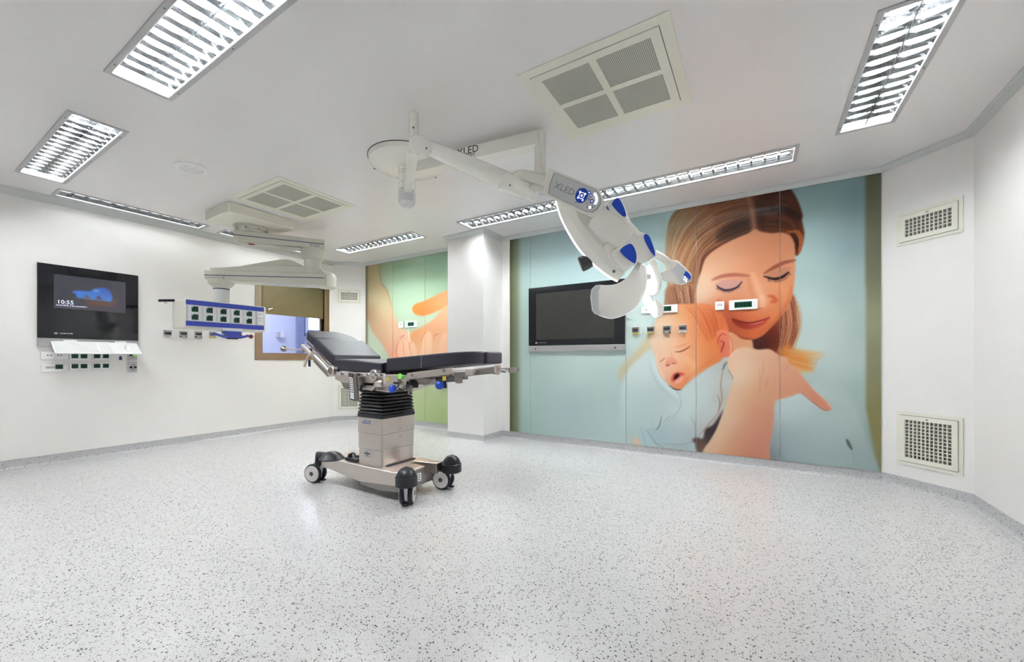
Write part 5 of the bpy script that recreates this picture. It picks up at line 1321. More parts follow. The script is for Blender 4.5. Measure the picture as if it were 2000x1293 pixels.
# left petal: curved shell with thickness
def petal(rings, name, m, parent, sm=60):
    bm = new(); loft(bm, rings); return obj(name, bm, m, parent, smooth=sm)
O_ = spline([(1085, 391), (1094, 422), (1110, 455), (1132, 489), (1160, 518), (1188, 540), (1206, 550)], 4)
B_ = spline([(1099, 394), (1112, 423), (1131, 452), (1154, 482), (1180, 508), (1205, 526), (1222, 532)], 4)
I_ = spline([(1150, 418), (1160, 436), (1174, 452), (1190, 470), (1206, 486), (1220, 502), (1230, 518)], 4)
rings = []
for o_, b_, i_ in zip(O_, B_, I_):
    rings.append([HP(o_[0], o_[1], -0.16), HP(o_[0] * 0.45 + b_[0] * 0.55, o_[1] * 0.45 + b_[1] * 0.55, -0.06), HP(b_[0], b_[1], 0.0), HP((b_[0] * 0.6 + i_[0] * 0.4), (b_[1] * 0.6 + i_[1] * 0.4), 0.03), HP(i_[0], i_[1], 0.0), HP(i_[0] - 4, i_[1] + 4, -0.22), HP(o_[0] * 0.7 + i_[0] * 0.3, o_[1] * 0.7 + i_[1] * 0.3, -0.22)])
p1_ = petal(rings, 'petal', 'lamp_white', t, 40)
bm = new()
rr = []
for o_, i_ in zip(O_, I_):
    rr.append([HP(o_[0] - 1.2, o_[1] + 1.2, -0.165), HP(o_[0] + 1.0, o_[1] - 1.0, -0.14), HP(o_[0] * 0.75 + i_[0] * 0.25, o_[1] * 0.75 + i_[1] * 0.25, -0.225), HP(o_[0] * 0.75 + i_[0] * 0.25 - 2, o_[1] * 0.75 + i_[1] * 0.25 + 2, -0.232)])
loft(bm, rr); obj('light_ring', bm, 'led_rim', p1_, smooth=50, label='glowing rim of the petal')
bm = new(); slab(bm, [(1178, 480), (1186, 472), (1200, 482), (1214, 500), (1224, 522), (1220, 532), (1206, 524), (1188, 502)], 0.09, -0.05, 1.1); obj('petal_bridge', bm, 'lamp_white', p1_, bevel=0.02, seg=3)
p = HP(1199, 530, 0.005); bm = new(); cyl(bm, p, HP(1199, 530, 0.03), 0.012, n=14); obj('lock_screw', bm, 'steel_dark', p1_)
# sterile handle socket behind the left petal
bm = new(); hp0, hp1 = HP(1176, 498, -0.17), HP(1133, 517, -0.2); lathe(bm, hp0, hp1 - hp0, [(0, 0.055), (0.1, 0.055), (0.13, 0.062), ((hp1 - hp0).length * 0.96, 0.064), ((hp1 - hp0).length, 0.056)], 20); gh = obj('grip_socket', bm, 'screw', t, smooth=35, label='dark grey round grip')
# lower petal curling to the left
T_ = spline([(1246, 512), (1238, 522), (1229, 536), (1218, 547), (1202, 555), (1184, 557), (1169, 556)], 4)
W_ = spline([(1262, 520), (1264, 545), (1259, 572), (1245, 597), (1222, 614), (1194, 622), (1170, 616)], 4)
rings = []
n = len(T_)
for k, (a, b) in enumerate(zip(T_, W_)):
    dd = 0.04 + 0.16 * (k / (n - 1))
    rings.append([HP(a[0], a[1], dd - 0.16), HP(a[0], a[1], dd), HP(a[0] * 0.65 + b[0] * 0.35, a[1] * 0.65 + b[1] * 0.35, dd + 0.035), HP(a[0] * 0.3 + b[0] * 0.7, a[1] * 0.3 + b[1] * 0.7, dd + 0.03), HP(b[0], b[1], dd - 0.01), HP(b[0] - 3, b[1] - 2, dd - 0.18), HP((a[0] + b[0]) / 2, (a[1] + b[1]) / 2, dd - 0.2)])
p2_ = petal(rings, 'petal', 'lamp_white', t, 40)
bm = new(); slab(bm, [(1174, 556), (1163, 557), (1155, 565), (1153, 580), (1156, 606), (1161, 613), (1174, 617), (1172, 600), (1171, 575)], 0.212, 0.0, 1.0); obj('petal_end', bm, 'lamp_grey', p2_, bevel=0.008, seg=2)
rr = []
for k, b in enumerate(W_):
    dd = 0.04 + 0.16 * (k / (n - 1)) - 0.19
    rr.append([HP(b[0] - 6, b[1] - 4, dd), HP(b[0], b[1] + 0.6, dd + 0.012), HP(b[0] - 1, b[1] - 1, dd - 0.014), HP(b[0] - 8, b[1] - 6, dd - 0.012)])
bm = new(); loft(bm, rr); obj('light_ring', bm, 'led_rim', p2_, smooth=50)
# lit petals on the far side
LF1 = [(1259, 524), (1268, 516), (1275, 526), (1281, 545), (1283, 562), (1279, 573), (1271, 577), (1263, 572), (1261, 548)]
bm = new(); slab(bm, [(1266, 514), (1276, 504), (1283, 512), (1288, 530), (1293, 552), (1289, 570), (1280, 578), (1270, 577), (1272, 545)], -0.04, -0.2, 1.0); p3_ = obj('petal', bm, 'lamp_white', t, bevel=0.012, seg=3)
bm = new(); slab(bm, LF1, -0.01, -0.03); obj('light_face', bm, 'led_face', p3_, bevel=0.004, seg=1, label='glowing white light face')
bm = new(); cyl(bm, HP(1258, 541, 0.0), HP(1267, 541, -0.02), 0.025, n=14); obj('camera_stub', bm, 'lamp_grey', p3_)
bm = new(); slab(bm, [(1276, 578), (1284, 586), (1297, 598), (1296, 612), (1291, 620), (1283, 622), (1282, 602)], -0.02, -0.2, 1.0); p4_ = obj('petal', bm, 'lamp_white', t, bevel=0.01, seg=2)
bm = new(); slab(bm, [(1260, 566), (1264, 572), (1272, 584), (1283, 597), (1283, 612), (1281, 621), (1276, 619), (1266, 607), (1256, 590), (1255, 582)], 0.0, -0.03); obj('light_face', bm, 'led_face', p4_, bevel=0.004, seg=1, label='glowing white light face')
# small rear control box on its arm
bm = new(); tube(bm, [HP(1276, 494, -0.05), HP(1292, 502, -0.08), HP(1314, 520, -0.12)], 0.03, 14); ra = obj('rear_arm', bm, 'lamp_white', t, smooth=60)
bm = new(); slab(bm, [(1309, 508), (1323, 508), (1338, 522), (1351, 536), (1350, 549), (1339, 555), (1330, 557), (1310, 552), (1294, 548), (1290, 532), (1300, 527), (1305, 525)], -0.06, -0.2, 0.96); rb = obj('rear_control_box', bm, 'lamp_white', t, bevel=0.012, seg=3)
bm = new(); slab(bm, [(1324.5, 513.5), (1335, 522), (1350, 537), (1349, 548), (1339, 553.5), (1331, 552), (1312, 528)], -0.052, -0.07); rf = obj('rear_face', bm, 'lamp_grey', rb)
bm = new(); slab(bm, [(1340, 529), (1346, 534), (1350, 540), (1348.5, 547), (1344, 544), (1335, 537)], -0.048, -0.06); obj('rear_keys', bm, 'blue_pad', rf)
for u, v in ((1338, 541), (1341, 545), (1336, 546), (1340, 549)):
    bm = new(); cyl(bm, HP(u, v, -0.05), HP(u, v, -0.046), 0.006, n=8); obj('key_light', bm, 'led_rim', rf)
# the lamp's own beam, aimed at the operating table
sl = bpy.data.lights.new('lamp_beam', 'SPOT'); sl.energy = LAMP_W; sl.spot_size = R(38); sl.spot_blend = 0.5; sl.shadow_soft_size = 0.25; sl.color = (1.0, 0.96, 0.99)
so = bpy.data.objects.new('lamp_beam', sl); C.objects.link(so)
src = HP(1180, 545, -0.32); so.location = src
so.rotation_euler = (Vector((-2.75, 2.5, 0.9)) - src).to_track_quat('-Z', 'Y').to_euler()
so.parent = t; so.matrix_parent_inverse = Matrix.Translation(BASE[t.name]).inverted()
# ------------------------------------------------------------------ operating table
t = thing('operating_table', 'steel operating table with dark padded top and four castors', 'operating table', (-2.97, 2.61, 0.0))
def yprism(bm, prof, y0, y1):
    """side profile (x, z) pushed across the table from y0 to y1"""
    prism(bm, [(x, y0, z) for x, z in prof], (0, y1 - y0, 0))
NY, FY = 2.335, 2.885
# upholstery
bm = new(); yprism(bm, [(-3.375, 1.09), (-3.375, 1.205), (-3.05, 1.19), (-2.72, 1.168), (-2.72, 1.066), (-2.86, 1.066), (-2.9, 1.075), (-3.25, 1.09)], NY, FY); obj('seat_pad', bm, 'upholstery', t, bevel=0.016, seg=3)
bm = new()
rings = []
for y in (NY, FY):
    rings.append([(x, y, z) for x, z in ((-3.40, 1.135), (-3.36, 1.185), (-3.365, 1.236), (-3.40, 1.252), (-3.655, 1.408), (-3.70, 1.33), (-3.69, 1.315))])
loft(bm, rings); obj('back_pad', bm, 'upholstery', t, bevel=0.016, seg=3)
bm = new()
def headz(x): return 1.408 + (-3.655 - x) * 0.58
plan = [(-3.655, NY), (-3.655, 2.87), (-3.70, 2.86), (-3.75, 2.82), (-3.79, 2.74), (-3.80, 2.64), (-3.80, 2.42), (-3.795, NY)]
loft(bm, [[(x - 0.02, y, headz(x) - 0.095) for x, y in plan], [(x, y, headz(x) - (0.0 if y < 2.7 else (y - 2.7) * 0.12)) for x, y in plan]]); obj('head_pad', bm, 'upholstery', t, bevel=0.016, seg=3)
def legz(x): return 1.206 + (x + 2.665) * 0.068
def legb(x): return 1.092 + (x + 2.665) * 0.086
plan = [(-2.665, NY), (-2.13, NY), (-2.03, 2.35), (-1.95, 2.385), (-1.885, 2.44), (-1.85, 2.51), (-1.84, 2.605), (-2.665, 2.605)]
bm = new(); loft(bm, [[(x, y, legb(x)) for x, y in plan], [(x, y, legz(x)) for x, y in plan]]); lg = obj('leg_pad', bm, 'upholstery', t, bevel=0.014, seg=3)
bm = new(); box(bm, -2.262, -2.258, NY - 0.0015, NY + 0.0005, legb(-2.26) + 0.004, legz(-2.26) - 0.008); obj('pad_seam', bm, 'letter_grey', lg)
plan = [(-2.665, 2.615), (-1.86, 2.615), (-1.835, 2.64), (-1.835, 2.85), (-1.86, FY), (-2.665, FY)]
bm = new(); loft(bm, [[(x, y, legb(x)) for x, y in plan], [(x, y, legz(x) - 0.002) for x, y in plan]]); obj('leg_pad', bm, 'upholstery', t, bevel=0.014, seg=3)
bm = new(); box(bm, -2.735, -2.66, 2.37, 2.85, 1.07, 1.17); obj('pad_gap_cover', bm, 'black', t)
# side frames and rails, near and far
for side, (ya, yb) in enumerate(((2.318, 2.345), (2.875, 2.902))):
    s = -1 if side == 0 else 1
    yo = ya if side == 0 else yb                     # outer face
    bm = new(); yprism(bm, [(-3.345, 1.05), (-3.3, 1.07), (-2.39, 1.07), (-2.39, 0.992), (-2.56, 0.985), (-2.70, 0.962), (-3.0, 0.975), (-3.25, 0.988), (-3.345, 1.012)], ya + 0.012 * (side == 0), yb - 0.012 * (side == 1)); fr = obj('seat_frame', bm, 'steel', t, bevel=0.004)
    bm = new(); yprism(bm, [(-3.29, 1.055), (-3.29, 1.087), (-2.64, 1.082), (-2.64, 1.05)], yo + 0.002 * s, yo + 0.014 * s); rl = obj('side_rail', bm, 'chrome', fr, bevel=0.002, seg=1)
    for x in (-3.2, -2.93, -2.85, -2.75, -2.68):
        bm = new(); cyl(bm, (x, yo + 0.014 * s, 1.068), (x, yo + 0.022 * s, 1.068), 0.011, n=12); obj('rail_bolt', bm, 'steel_dark', rl)
    bm = new(); yprism(bm, [(-2.39, 1.088), (-1.93, 1.138), (-1.92, 1.092), (-2.36, 1.04), (-2.40, 1.05)], yo - 0.012 * s, yo + 0.012 * s); ll = obj('leg_rail', bm, 'steel', t, bevel=0.003)
    bm = new(); yprism(bm, [(-1.925, 1.122), (-1.77, 1.126), (-1.77, 1.106), (-1.925, 1.102)], yo - 0.008 * s, yo + 0.008 * s); obj('thin_rail', bm, 'chrome', ll)
    bm = new(); yprism(bm, [(-1.80, 1.128), (-1.73, 1.13), (-1.73, 1.088), (-1.80, 1.082)], yo - 0.01 * s, yo + 0.014 * s); obj('rail_clamp', bm, 'steel', ll, bevel=0.003)
    for x, z in ((-2.33, 1.075), (-2.0, 1.115), (-1.715, 1.115)):
        bm = new(); cyl(bm, (x, yo + 0.012 * s, z), (x, yo + 0.018 * s, z), 0.012, n=12); obj('rail_bolt', bm, 'steel_dark', ll)
    sh = 0.0 if side == 0 else -0.33
    bm = new(); yprism(bm, [(-1.94 + sh, 1.088), (-1.55 + sh, 1.152 + sh * 0.1), (-1.55 + sh, 1.1 + sh * 0.1), (-1.72 + sh, 1.085), (-1.93 + sh, 1.06)], yo - 0.06 * s, yo - 0.025 * s); bb = obj('leg_beam', bm, 'steel_dark', t, bevel=0.003)
    bm = new(); cyl(bm, (-1.55 + sh, yo - 0.04 * s, 1.128 + sh * 0.1), (-1.475 + sh, yo - 0.04 * s, 1.122 + sh * 0.1), 0.009, n=10); obj('end_pin', bm, 'chrome', bb)
    bm = new(); box(bm, -1.565 + sh, -1.545 + sh, yo - 0.04 * s - 0.03, yo - 0.04 * s + 0.03, 1.105 + sh * 0.1, 1.16 + sh * 0.1); obj('end_block', bm, 'steel', bb, bevel=0.004)
    bm = new(); yprism(bm, [(-1.93 + sh, 1.07), (-1.89 + sh, 1.075), (-1.89 + sh, 1.02), (-1.915 + sh, 1.02), (-1.93 + sh, 1.045)], yo - 0.07 * s, yo - 0.02 * s); obj('beam_hook', bm, 'steel_dark', bb)
    # hinges
    for x, z in ((-3.372, 1.088), (-2.79, 1.062)):
        bm = new(); lathe(bm, (x, yo - 0.035 * s, z), (0, s, 0), [(0, 0.05), (0.048, 0.05), (0.052, 0.046), (0.052, 0.034), (0.046, 0.033)], 32); h = obj('hinge', bm, 'steel', t, smooth=35)
        bm = new(); cyl(bm, (x, yo + 0.0, z), (x, yo + 0.012 * s, z), 0.032, n=24); obj('hinge_plug', bm, 'steel_dark', h)
        bm = new(); box(bm, x + 0.03, x + 0.075, NY - 0.004 if s < 0 else FY - 0.016, NY + 0.016 if s < 0 else FY + 0.004, z - 0.005, z + 0.045); obj('hinge_guard', bm, 'black', h, bevel=0.004)
    # back frame
    bm = new(); yprism(bm, [(-3.36, 1.045), (-3.34, 1.1), (-3.66, 1.295), (-3.71, 1.24)], yo - 0.02 * s, yo + 0.008 * s); bf = obj('back_frame', bm, 'steel', t, bevel=0.004)
    bm = new(); yprism(bm, [(-3.40, 1.04), (-3.44, 1.035), (-3.66, 1.175), (-3.655, 1.225)], yo - 0.012 * s, yo + 0.002 * s); obj('back_plate', bm, 'steel_dark', bf, bevel=0.003)
    bm = new(); yprism(bm, [(-3.42, 1.1), (-3.43, 1.115), (-3.63, 1.24), (-3.625, 1.225)], yo + 0.008 * s, yo + 0.018 * s); obj('back_rail', bm, 'chrome', bf)
    bm = new(); yprism(bm, [(-3.715, 1.255), (-3.87, 1.352), (-3.885, 1.33), (-3.73, 1.225)], yo - 0.035 * s, yo - 0.005 * s); hb = obj('head_bracket', bm, 'steel', t, bevel=0.004)
    bm = new(); yprism(bm, [(-3.70, 1.29), (-3.83, 1.37), (-3.84, 1.357), (-3.71, 1.275)], yo - 0.06 * s, yo - 0.04 * s); obj('head_slide', bm, 'steel_dark', hb)
    bm = new(); tube(bm, spline([(-3.715, yo - 0.01 * s, 1.25), (-3.745, yo, 1.235), (-3.765, yo + 0.005 * s, 1.19), (-3.79, yo + 0.01 * s, 1.125)], 5), 0.012, 10); obj('release_lever', bm, 'steel', hb, smooth=60)
    bm = new(); cyl(bm, (-3.725, yo, 1.19), (-3.722, yo, 1.128), 0.011, n=12); obj('lever_knob', bm, 'navy', hb, label='dark blue release knob')
bm = new(); tube(bm, [(-3.9, 2.45, 1.29), (-4.39, 2.45, 1.312)], 0.008, 10); rd = obj('head_rod', bm, 'steel', t, smooth=60)
bm = new(); lathe(bm, (-4.38, 2.45, 1.312), (-1, 0, 0.04), [(0, 0.01), (0.02, 0.032), (0.045, 0.03), (0.075, 0.004)], 16); obj('rod_tip', bm, 'steel_dark', rd, smooth=60)
bm = new(); box(bm, -3.92, -3.86, 2.36, 2.86, 1.275, 1.31); obj('head_crossbar', bm, 'steel_dark', t, bevel=0.004)
# under-structure
bm = new(); box(bm, -3.32, -2.42, 2.36, 2.86, 0.985, 1.06); obj('seat_chassis', bm, 'steel_dark', t, bevel=0.006)
bm = new(); yprism(bm, [(-3.24, 0.99), (-3.2, 0.93), (-2.72, 0.91), (-2.6, 0.95), (-2.5, 0.99)], 2.42, 2.80); obj('tilt_housing', bm, 'steel', t, bevel=0.01)
bm = new(); yprism(bm, [(-3.29, 0.998), (-3.235, 0.93), (-3.02, 0.915), (-3.0, 0.985)], 2.345, 2.38); obj('side_cover', bm, 'steel_dark', t, bevel=0.004)
bm = new(); yprism(bm, [(-2.95, 1.0), (-2.95, 0.935), (-2.84, 0.925), (-2.8, 0.96), (-2.8, 1.0)], 2.33, 2.37); obj('bracket', bm, 'steel', t, bevel=0.006)
bm = new(); capsule(bm, (-2.79, 2.335, 0.992), (-2.70, 2.335, 0.992), 0.03, 0.038, 0.03, 0.034, 14); obj('gear_cover', bm, 'steel', t, smooth=60)
bm = new(); box(bm, -2.628, -2.495, 2.306, 2.33, 0.986, 1.073); lk = obj('lock_block', bm, 'steel', t, bevel=0.004)
bm = new(); box(bm, -2.66, -2.625, 2.3, 2.33, 0.99, 1.068); obj('lock_jaw', bm, 'chrome', lk, bevel=0.003)
bm = new(); box(bm, -2.618, -2.598, 2.302, 2.306, 1.02, 1.05); obj('yellow_label', bm, 'yellow', lk)
bm = new(); cyl(bm, (-2.471, 2.316, 1.062), (-2.471, 2.306, 1.062), 0.022, n=16); obj('green_label', bm, 'lit_green', lk, label='round green label with a slight glow added')  # label is no lamp; its brightness is helped by emission
bm = new(); box(bm, -2.545, -2.48, 2.304, 2.312, 0.995, 1.015); obj('grip_recess', bm, 'dark', lk, bevel=0.006)
for x, y, z, m in ((-2.561, 2.30, 0.957, 'blue_pad'), (-2.086, 2.34, 1.0, 'blue_pad')):
    bm = new(); lathe(bm, (x, y + 0.05, z), (0, -1, 0), [(0, 0.012), (0.02, 0.03), (0.035, 0.034), (0.055, 0.03), (0.065, 0.015)], 18); kb = obj('blue_knob', bm, m, t, smooth=60)
    bm = new(); cyl(bm, (x, y + 0.05, z), (x, y + 0.09, z + 0.02), 0.01, n=10); obj('knob_stem', bm, 'chrome', kb)
bm = new(); yprism(bm, [(-2.36, 1.05), (-2.33, 1.01), (-2.26, 0.99), (-2.2, 1.005), (-2.16, 1.05)], 2.36, 2.52); obj('leg_motor', bm, 'steel_dark', t, bevel=0.01)
bm = new(); yprism(bm, [(-2.2, 1.05), (-2.15, 1.015), (-2.05, 1.02), (-2.03, 1.07)], 2.4, 2.54); obj('leg_gear', bm, 'screw', t, bevel=0.01)
bm = new(); tube(bm, [(-2.02, 2.33, 1.07), (-2.01, 2.32, 1.035)], 0.013, 10); lv = obj('leg_lever', bm, 'yellow', t)
bm = new(); tube(bm, [(-2.01, 2.32, 1.035), (-2.0, 2.318, 0.982)], 0.015, 10); obj('lever_grip', bm, 'navy', lv)
bm = new(); box(bm, -2.43, -2.37, 2.33, 2.42, 0.965, 1.03); cb = obj('clamp_body', bm, 'black', t, bevel=0.008)
for k, (x, z) in enumerate(((-2.44, 0.955), (-2.40, 0.93), (-2.37, 0.95))):
    bm = new(); cyl(bm, (x, 2.335, z + 0.04), (x + 0.005, 2.335, z - 0.015), 0.009, n=10); obj('clamp_pin', bm, 'steel_dark', cb)
bm = new(); tube(bm, spline([(-2.52, 2.34, 0.96), (-2.47, 2.33, 0.95), (-2.42, 2.335, 0.965)], 5), 0.006, 8); obj('cable', bm, 'black', t)
# column
PX0, PX1, PY0, PY1 = -3.135, -2.80, 2.41, 2.81
def rr_ring(x0, x1, y0, y1, r, z): return [(x, y, z) for x, y in rrect(x0, x1, y0, y1, r, 4)]
rings = []
nf = 7
for k in range(nf * 6 + 1):
    f_ = k / (nf * 6.0)
    wob = 0.017 * abs(math.sin(math.pi * nf * f_)) ** 0.8 - 0.012
    sh_ = 0.016 * f_ - wob
    rings.append(rr_ring(PX0 + sh_, PX1 - sh_, PY0 + sh_, PY1 - sh_, 0.03, 0.702 + 0.218 * f_))
bm = new(); loft(bm, rings); obj('bellows', bm, 'bellows', t, smooth=75, label='black rubber folding bellows')
bm = new(); loft(bm, [rr_ring(PX0 - 0.006, PX1 + 0.006, PY0 - 0.006, PY1 + 0.006, 0.03, z) for z in (0.672, 0.704)]); obj('column_rim', bm, 'rubber', t, bevel=0.006)
bm = new(); box(bm, PX0 + 0.02, PX1 - 0.02, PY0 + 0.02, PY1 - 0.02, 0.25, 0.7); obj('column_core', bm, 'dark', t)
sec = ((0.535, 0.673, 0.0), (0.392, 0.5315, 0.004), (0.248, 0.3885, 0.008))
for z0, z1, ins in sec:
    bm = new(); loft(bm, [rr_ring(PX0 + ins, PX1 - ins, PY0 + ins, PY1 - ins, 0.018, z) for z in (z0, z1)]); cs = obj('column_section', bm, 'steel', t, smooth=30)
    for zz in (z0 + 0.03, z1 - 0.03):
        bm = new(); cyl(bm, (PX1 - ins, 2.62, zz), (PX1 - ins + 0.003, 2.62, zz), 0.006, n=10); obj('rivet', bm, 'chrome', cs)
bm = new(); box(bm, PX0 + 0.06, PX1 - 0.1, PY0 - 0.0015, PY0 + 0.001, 0.615, 0.652); nl = obj('name_plate', bm, 'grey_plate', t)
ring_mark(nl, Vector((PX0 + 0.117, PY0 - 0.003, 0.633)), (1, 0, 0), 0.018)
lettering('lettering', 'mars', 0.018, 'letter_dark', nl, (PX0 + 0.063, PY0 - 0.0018, 0.628), (1, 0, 0), (0, 0, 1))
lettering('lettering', 'TRUMPF', 0.016, 'letter_dark', nl, (PX0 + 0.139, PY0 - 0.0018, 0.641), (1, 0, 0), (0, 0, 1))
lettering('lettering', 'Medical', 0.016, 'letter_dark', nl, (PX0 + 0.139, PY0 - 0.0018, 0.624), (1, 0, 0), (0, 0, 1))
bm = new(); box(bm, PX0 + 0.085, PX0 + 0.18, PY0 + 0.005, PY0 + 0.0085, 0.315, 0.375); wl = obj('warning_plate', bm, 'grey_plate', t)
for z, h_, w_ in ((0.367, 0.006, 0.02), (0.35, 0.012, 0.075), (0.336, 0.005, 0.03), (0.326, 0.004, 0.06)):
    bm = new(); box(bm, PX0 + 0.132 - w_ / 2, PX0 + 0.132 + w_ / 2, PY0 + 0.004, PY0 + 0.0055, z - h_ / 2, z + h_ / 2); obj('printed_line', bm, 'letter_dark', wl)
# base
bm = new(); prism(bm, [(-3.60, 2.365, 0.15), (-2.60, 2.365, 0.15), (-2.535, 2.40, 0.15), (-2.535, 2.665, 0.15), (-2.72, 2.665, 0.15), (-2.74, 2.73, 0.15), (-2.50, 2.775, 0.15), (-2.50, 2.87, 0.15), (-3.60, 2.87, 0.15)], (0, 0, 0.098)); bs = obj('base', bm, 'steel', t, bevel=0.008)
bm = new(); prism(bm, [(-3.60, 2.362, 0.17), (-3.05, 2.362, 0.105), (-2.56, 2.362, 0.14), (-2.56, 2.362, 0.235), (-3.60, 2.362, 0.235)], (0, 0.02, 0)); obj('front_panel', bm, 'steel', bs)
bm = new(); prism(bm, [(-3.04, 2.37, 0.075), (-2.78, 2.37, 0.066), (-2.55, 2.37, 0.085), (-2.55, 2.37, 0.155), (-3.04, 2.37, 0.155)], (0, 0.42, 0)); sk = obj('lower_skirt', bm, 'steel_dark', bs, bevel=0.004)
bm = new(); cyl(bm, (-2.95, 2.372, 0.12), (-2.95, 2.367, 0.12), 0.006, n=10); obj('screw', bm, 'dark', sk)
bm = new(); box(bm, -2.536, -2.53, 2.42, 2.66, 0.09, 0.235); ep = obj('end_plate', bm, 'steel_dark', bs, bevel=0.003)
bm = new(); box(bm, -2.531, -2.528, 2.56, 2.61, 0.13, 0.2); obj('fuse_plate', bm, 'white_plastic', ep)
for zz in (0.145, 0.165, 0.185):
    bm = new(); box(bm, -2.529, -2.527, 2.575, 2.595, zz - 0.004, zz + 0.004); obj('printed_mark', bm, 'letter_dark', ep)
bm = new(); box(bm, -2.531, -2.528, 2.5, 2.525, 0.135, 0.175); obj('socket_symbol', bm, 'lamp_grey', ep)
bm = new(); box(bm, PX1 - 0.006, PX1 + 0.012, PY0 + 0.05, PY1 - 0.01, 0.247, 0.257); obj('slot', bm, 'dark', bs)
bm = new(); box(bm, -3.33, -3.15, 2.42, 2.55, 0.248, 0.272); ph = obj('pedal_tray', bm, 'rubber', t, bevel=0.006)
bm = new(); tube(bm, spline([(-3.29, 2.45, 0.273), (-3.27, 2.44, 0.305), (-3.23, 2.45, 0.315), (-3.19, 2.44, 0.29), (-3.16, 2.46, 0.3), (-3.14, 2.47, 0.33)], 6), 0.009, 10); obj('cable_loop', bm, 'black', ph, smooth=60)
bm = new(); lathe(bm, (-3.3, 2.46, 0.27), (0, 0, 1), [(0, 0.022), (0.025, 0.02), (0.035, 0.008)], 14); obj('plug', bm, 'black', ph, smooth=60)

def castor(sx, sy, wx, wy, ang, bracket=False):
    """swivel at (sx, sy), wheel centre at (wx, wy), ang = direction of the axle"""
    c = bpy.data.objects.new('castor', None); C.objects.link(c); c.location = (sx, sy, 0); c.parent = t
    c.matrix_parent_inverse = Matrix.Translation(BASE[t.name]).inverted(); BASE[c.name] = Vector((sx, sy, 0))
    ax = Vector((math.cos(R(ang)), math.sin(R(ang)), 0)); W = Vector((wx, wy, 0.092))
    if bracket:
        bm = new(); lathe(bm, (sx, sy, 0.247), (0, 0, 1), [(0, 0.115), (0.008, 0.115), (0.02, 0.1), (0.045, 0.078), (0.065, 0.045), (0.072, 0.005)], 28); obj('dome', bm, 'rubber', c, smooth=50)
        d_ = Vector((wx - sx, wy - sy, 0)); e = Vector((sx, sy, 0)) + d_ * 0.82
        bm = new(); tube(bm, [Vector((sx, sy, 0.268)), e + Zv(0.268), e + Zv(0.2), e + Zv(0.155)], 0.034, 14); obj('bracket', bm, 'rubber', c, smooth=50)
    else:
        bm = new(); lathe(bm, (sx, sy, 0.165), (0, 0, 1), [(0, 0.085), (0.005, 0.09), (0.075, 0.09), (0.078, 0.084), (0.09, 0.08), (0.115, 0.07), (0.14, 0.046), (0.153, 0.015), (0.155, 0.003)], 30); obj('dome', bm, 'rubber', c, smooth=35)
    for s in (-1, 1):
        o_ = W + ax * (s * 0.036)
        bm = new(); lathe(bm, o_ - ax * 0.017, ax, [(0, 0.078), (0.004, 0.088), (0.012, 0.0915), (0.022, 0.0915), (0.03, 0.088), (0.034, 0.078)], 36); w_ = obj('wheel', bm, 'rubber', c, smooth=40)
        f0 = o_ + ax * (s * 0.0172)
        bm = new(); lathe(bm, f0, ax * s, [(0, 0.077), (0.004, 0.075), (0.006, 0.03)], 36); obj('wheel_disc', bm, 'wheel', w_, smooth=40)
        bm = new(); cyl(bm, f0 + ax * (s * 0.004), f0 + ax * (s * 0.009), 0.02, n=18); obj('hub_cap', bm, 'screw', w_)
    tr = Vector((-ax.y, ax.x, 0))
    if (Vector((wx, wy, 0)) - Vector((sx, sy, 0))).dot(tr) > 0: tr = -tr       # towards the swivel side
    bm = new()
    hexa(bm, [W - ax * 0.014 + tr * 0.0, W + ax * 0.014 + tr * 0.0, W + ax * 0.014 + tr * 0.06 - Zv(0.05), W - ax * 0.014 + tr * 0.06 - Zv(0.05)],
         [W - ax * 0.017 - tr * 0.01 + Zv(0.08), W + ax * 0.017 - tr * 0.01 + Zv(0.08), W + ax * 0.017 + tr * 0.085 + Zv(0.08), W - ax * 0.017 + tr * 0.085 + Zv(0.08)])
    fk = obj('fork', bm, 'lamp_grey', c, bevel=0.006)
    bm = new(); p_ = W + tr * 0.085 - Zv(0.07); hexa(bm, [p_ - ax * 0.022 - tr * 0.03, p_ + ax * 0.022 - tr * 0.03, p_ + ax * 0.022 + tr * 0.02 - Zv(0.004), p_ - ax * 0.022 + tr * 0.02 - Zv(0.004)],
                     [p_ - ax * 0.022 - tr * 0.03 + Zv(0.014), p_ + ax * 0.022 - tr * 0.03 + Zv(0.014), p_ + ax * 0.022 + tr * 0.02 + Zv(0.008), p_ - ax * 0.022 + tr * 0.02 + Zv(0.008)]); obj('brake_pedal', bm, 'black', fk, bevel=0.003)
castor(-3.47, 2.385, -3.69, 2.36, -72, True)
castor(-2.45, 2.36, -2.475, 2.395, -145)
castor(-2.40, 2.87, -2.49, 2.86, -78)
castor(-3.50, 2.86, -3.62, 2.86, -80)

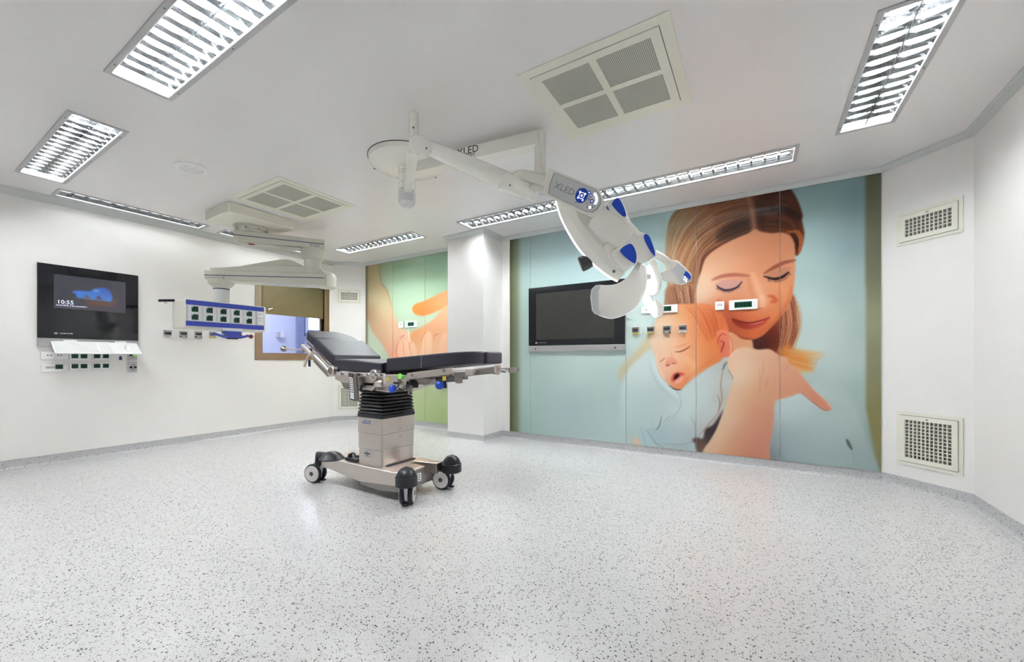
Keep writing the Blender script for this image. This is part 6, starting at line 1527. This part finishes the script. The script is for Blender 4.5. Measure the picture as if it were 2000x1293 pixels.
# hand control hanging on the near rail
t = thing('hand_control', 'grey table hand control with rows of buttons hanging on the side rail', 'remote control', (-3.0, 2.29, 0.835))
X = Vector((0.115, 0, -0.012)).normalized(); U = Vector((-0.028, 0, 0.24)).normalized(); O = Vector((-3.047, 2.272, 0.842))
def rc(a, b, d): return O + X * a + U * b + Vector((0, -d, 0))
bm = new(); hexa(bm, [rc(0, 0, 0), rc(0.1, 0, 0), rc(0.1, 0, -0.024), rc(0, 0, -0.024)], [rc(0, 0.245, 0), rc(0.1, 0.245, 0), rc(0.1, 0.245, -0.024), rc(0, 0.245, -0.024)]); obj('body', bm, 'steel_dark', t, bevel=0.006)
bm = new(); hexa(bm, [rc(0.002, 0.004, 0.0015), rc(0.068, 0.004, 0.0015), rc(0.068, 0.004, -0.002), rc(0.002, 0.004, -0.002)], [rc(0.002, 0.241, 0.0015), rc(0.068, 0.241, 0.0015), rc(0.068, 0.241, -0.002), rc(0.002, 0.241, -0.002)]); obj('key_frame', bm, 'black', t)
bm = new(); hexa(bm, [rc(0.009, 0.014, 0.003), rc(0.061, 0.014, 0.003), rc(0.061, 0.014, 0), rc(0.009, 0.014, 0)], [rc(0.009, 0.205, 0.003), rc(0.061, 0.205, 0.003), rc(0.061, 0.205, 0), rc(0.009, 0.205, 0)]); kp = obj('keypad', bm, 'white_plastic', t)
for r_ in range(7):
    for c_ in range(2):
        a, b = 0.016 + c_ * 0.024, 0.07 + r_ * 0.019
        bm = new(); hexa(bm, [rc(a, b, 0.0042), rc(a + 0.014, b, 0.0042), rc(a + 0.014, b, 0.002), rc(a, b, 0.002)], [rc(a, b + 0.011, 0.0042), rc(a + 0.014, b + 0.011, 0.0042), rc(a + 0.014, b + 0.011, 0.002), rc(a, b + 0.011, 0.002)]); obj('key', bm, 'letter_dark' if (r_ + c_) % 3 else 'screw', kp)
bm = new(); hexa(bm, [rc(0.012, 0.02, 0.0042), rc(0.058, 0.02, 0.0042), rc(0.058, 0.02, 0.002), rc(0.012, 0.02, 0.002)], [rc(0.012, 0.058, 0.0042), rc(0.058, 0.058, 0.0042), rc(0.058, 0.058, 0.002), rc(0.012, 0.058, 0.002)]); obj('display', bm, 'lamp_grey', kp)
for a, m in ((0.012, 'green'), (0.036, 'red')):
    bm = new(); hexa(bm, [rc(a, 0.213, 0.003), rc(a + 0.02, 0.213, 0.003), rc(a + 0.02, 0.213, 0), rc(a, 0.213, 0)], [rc(a, 0.233, 0.003), rc(a + 0.02, 0.233, 0.003), rc(a + 0.02, 0.233, 0), rc(a, 0.233, 0)]); obj('power_key', bm, m, t)
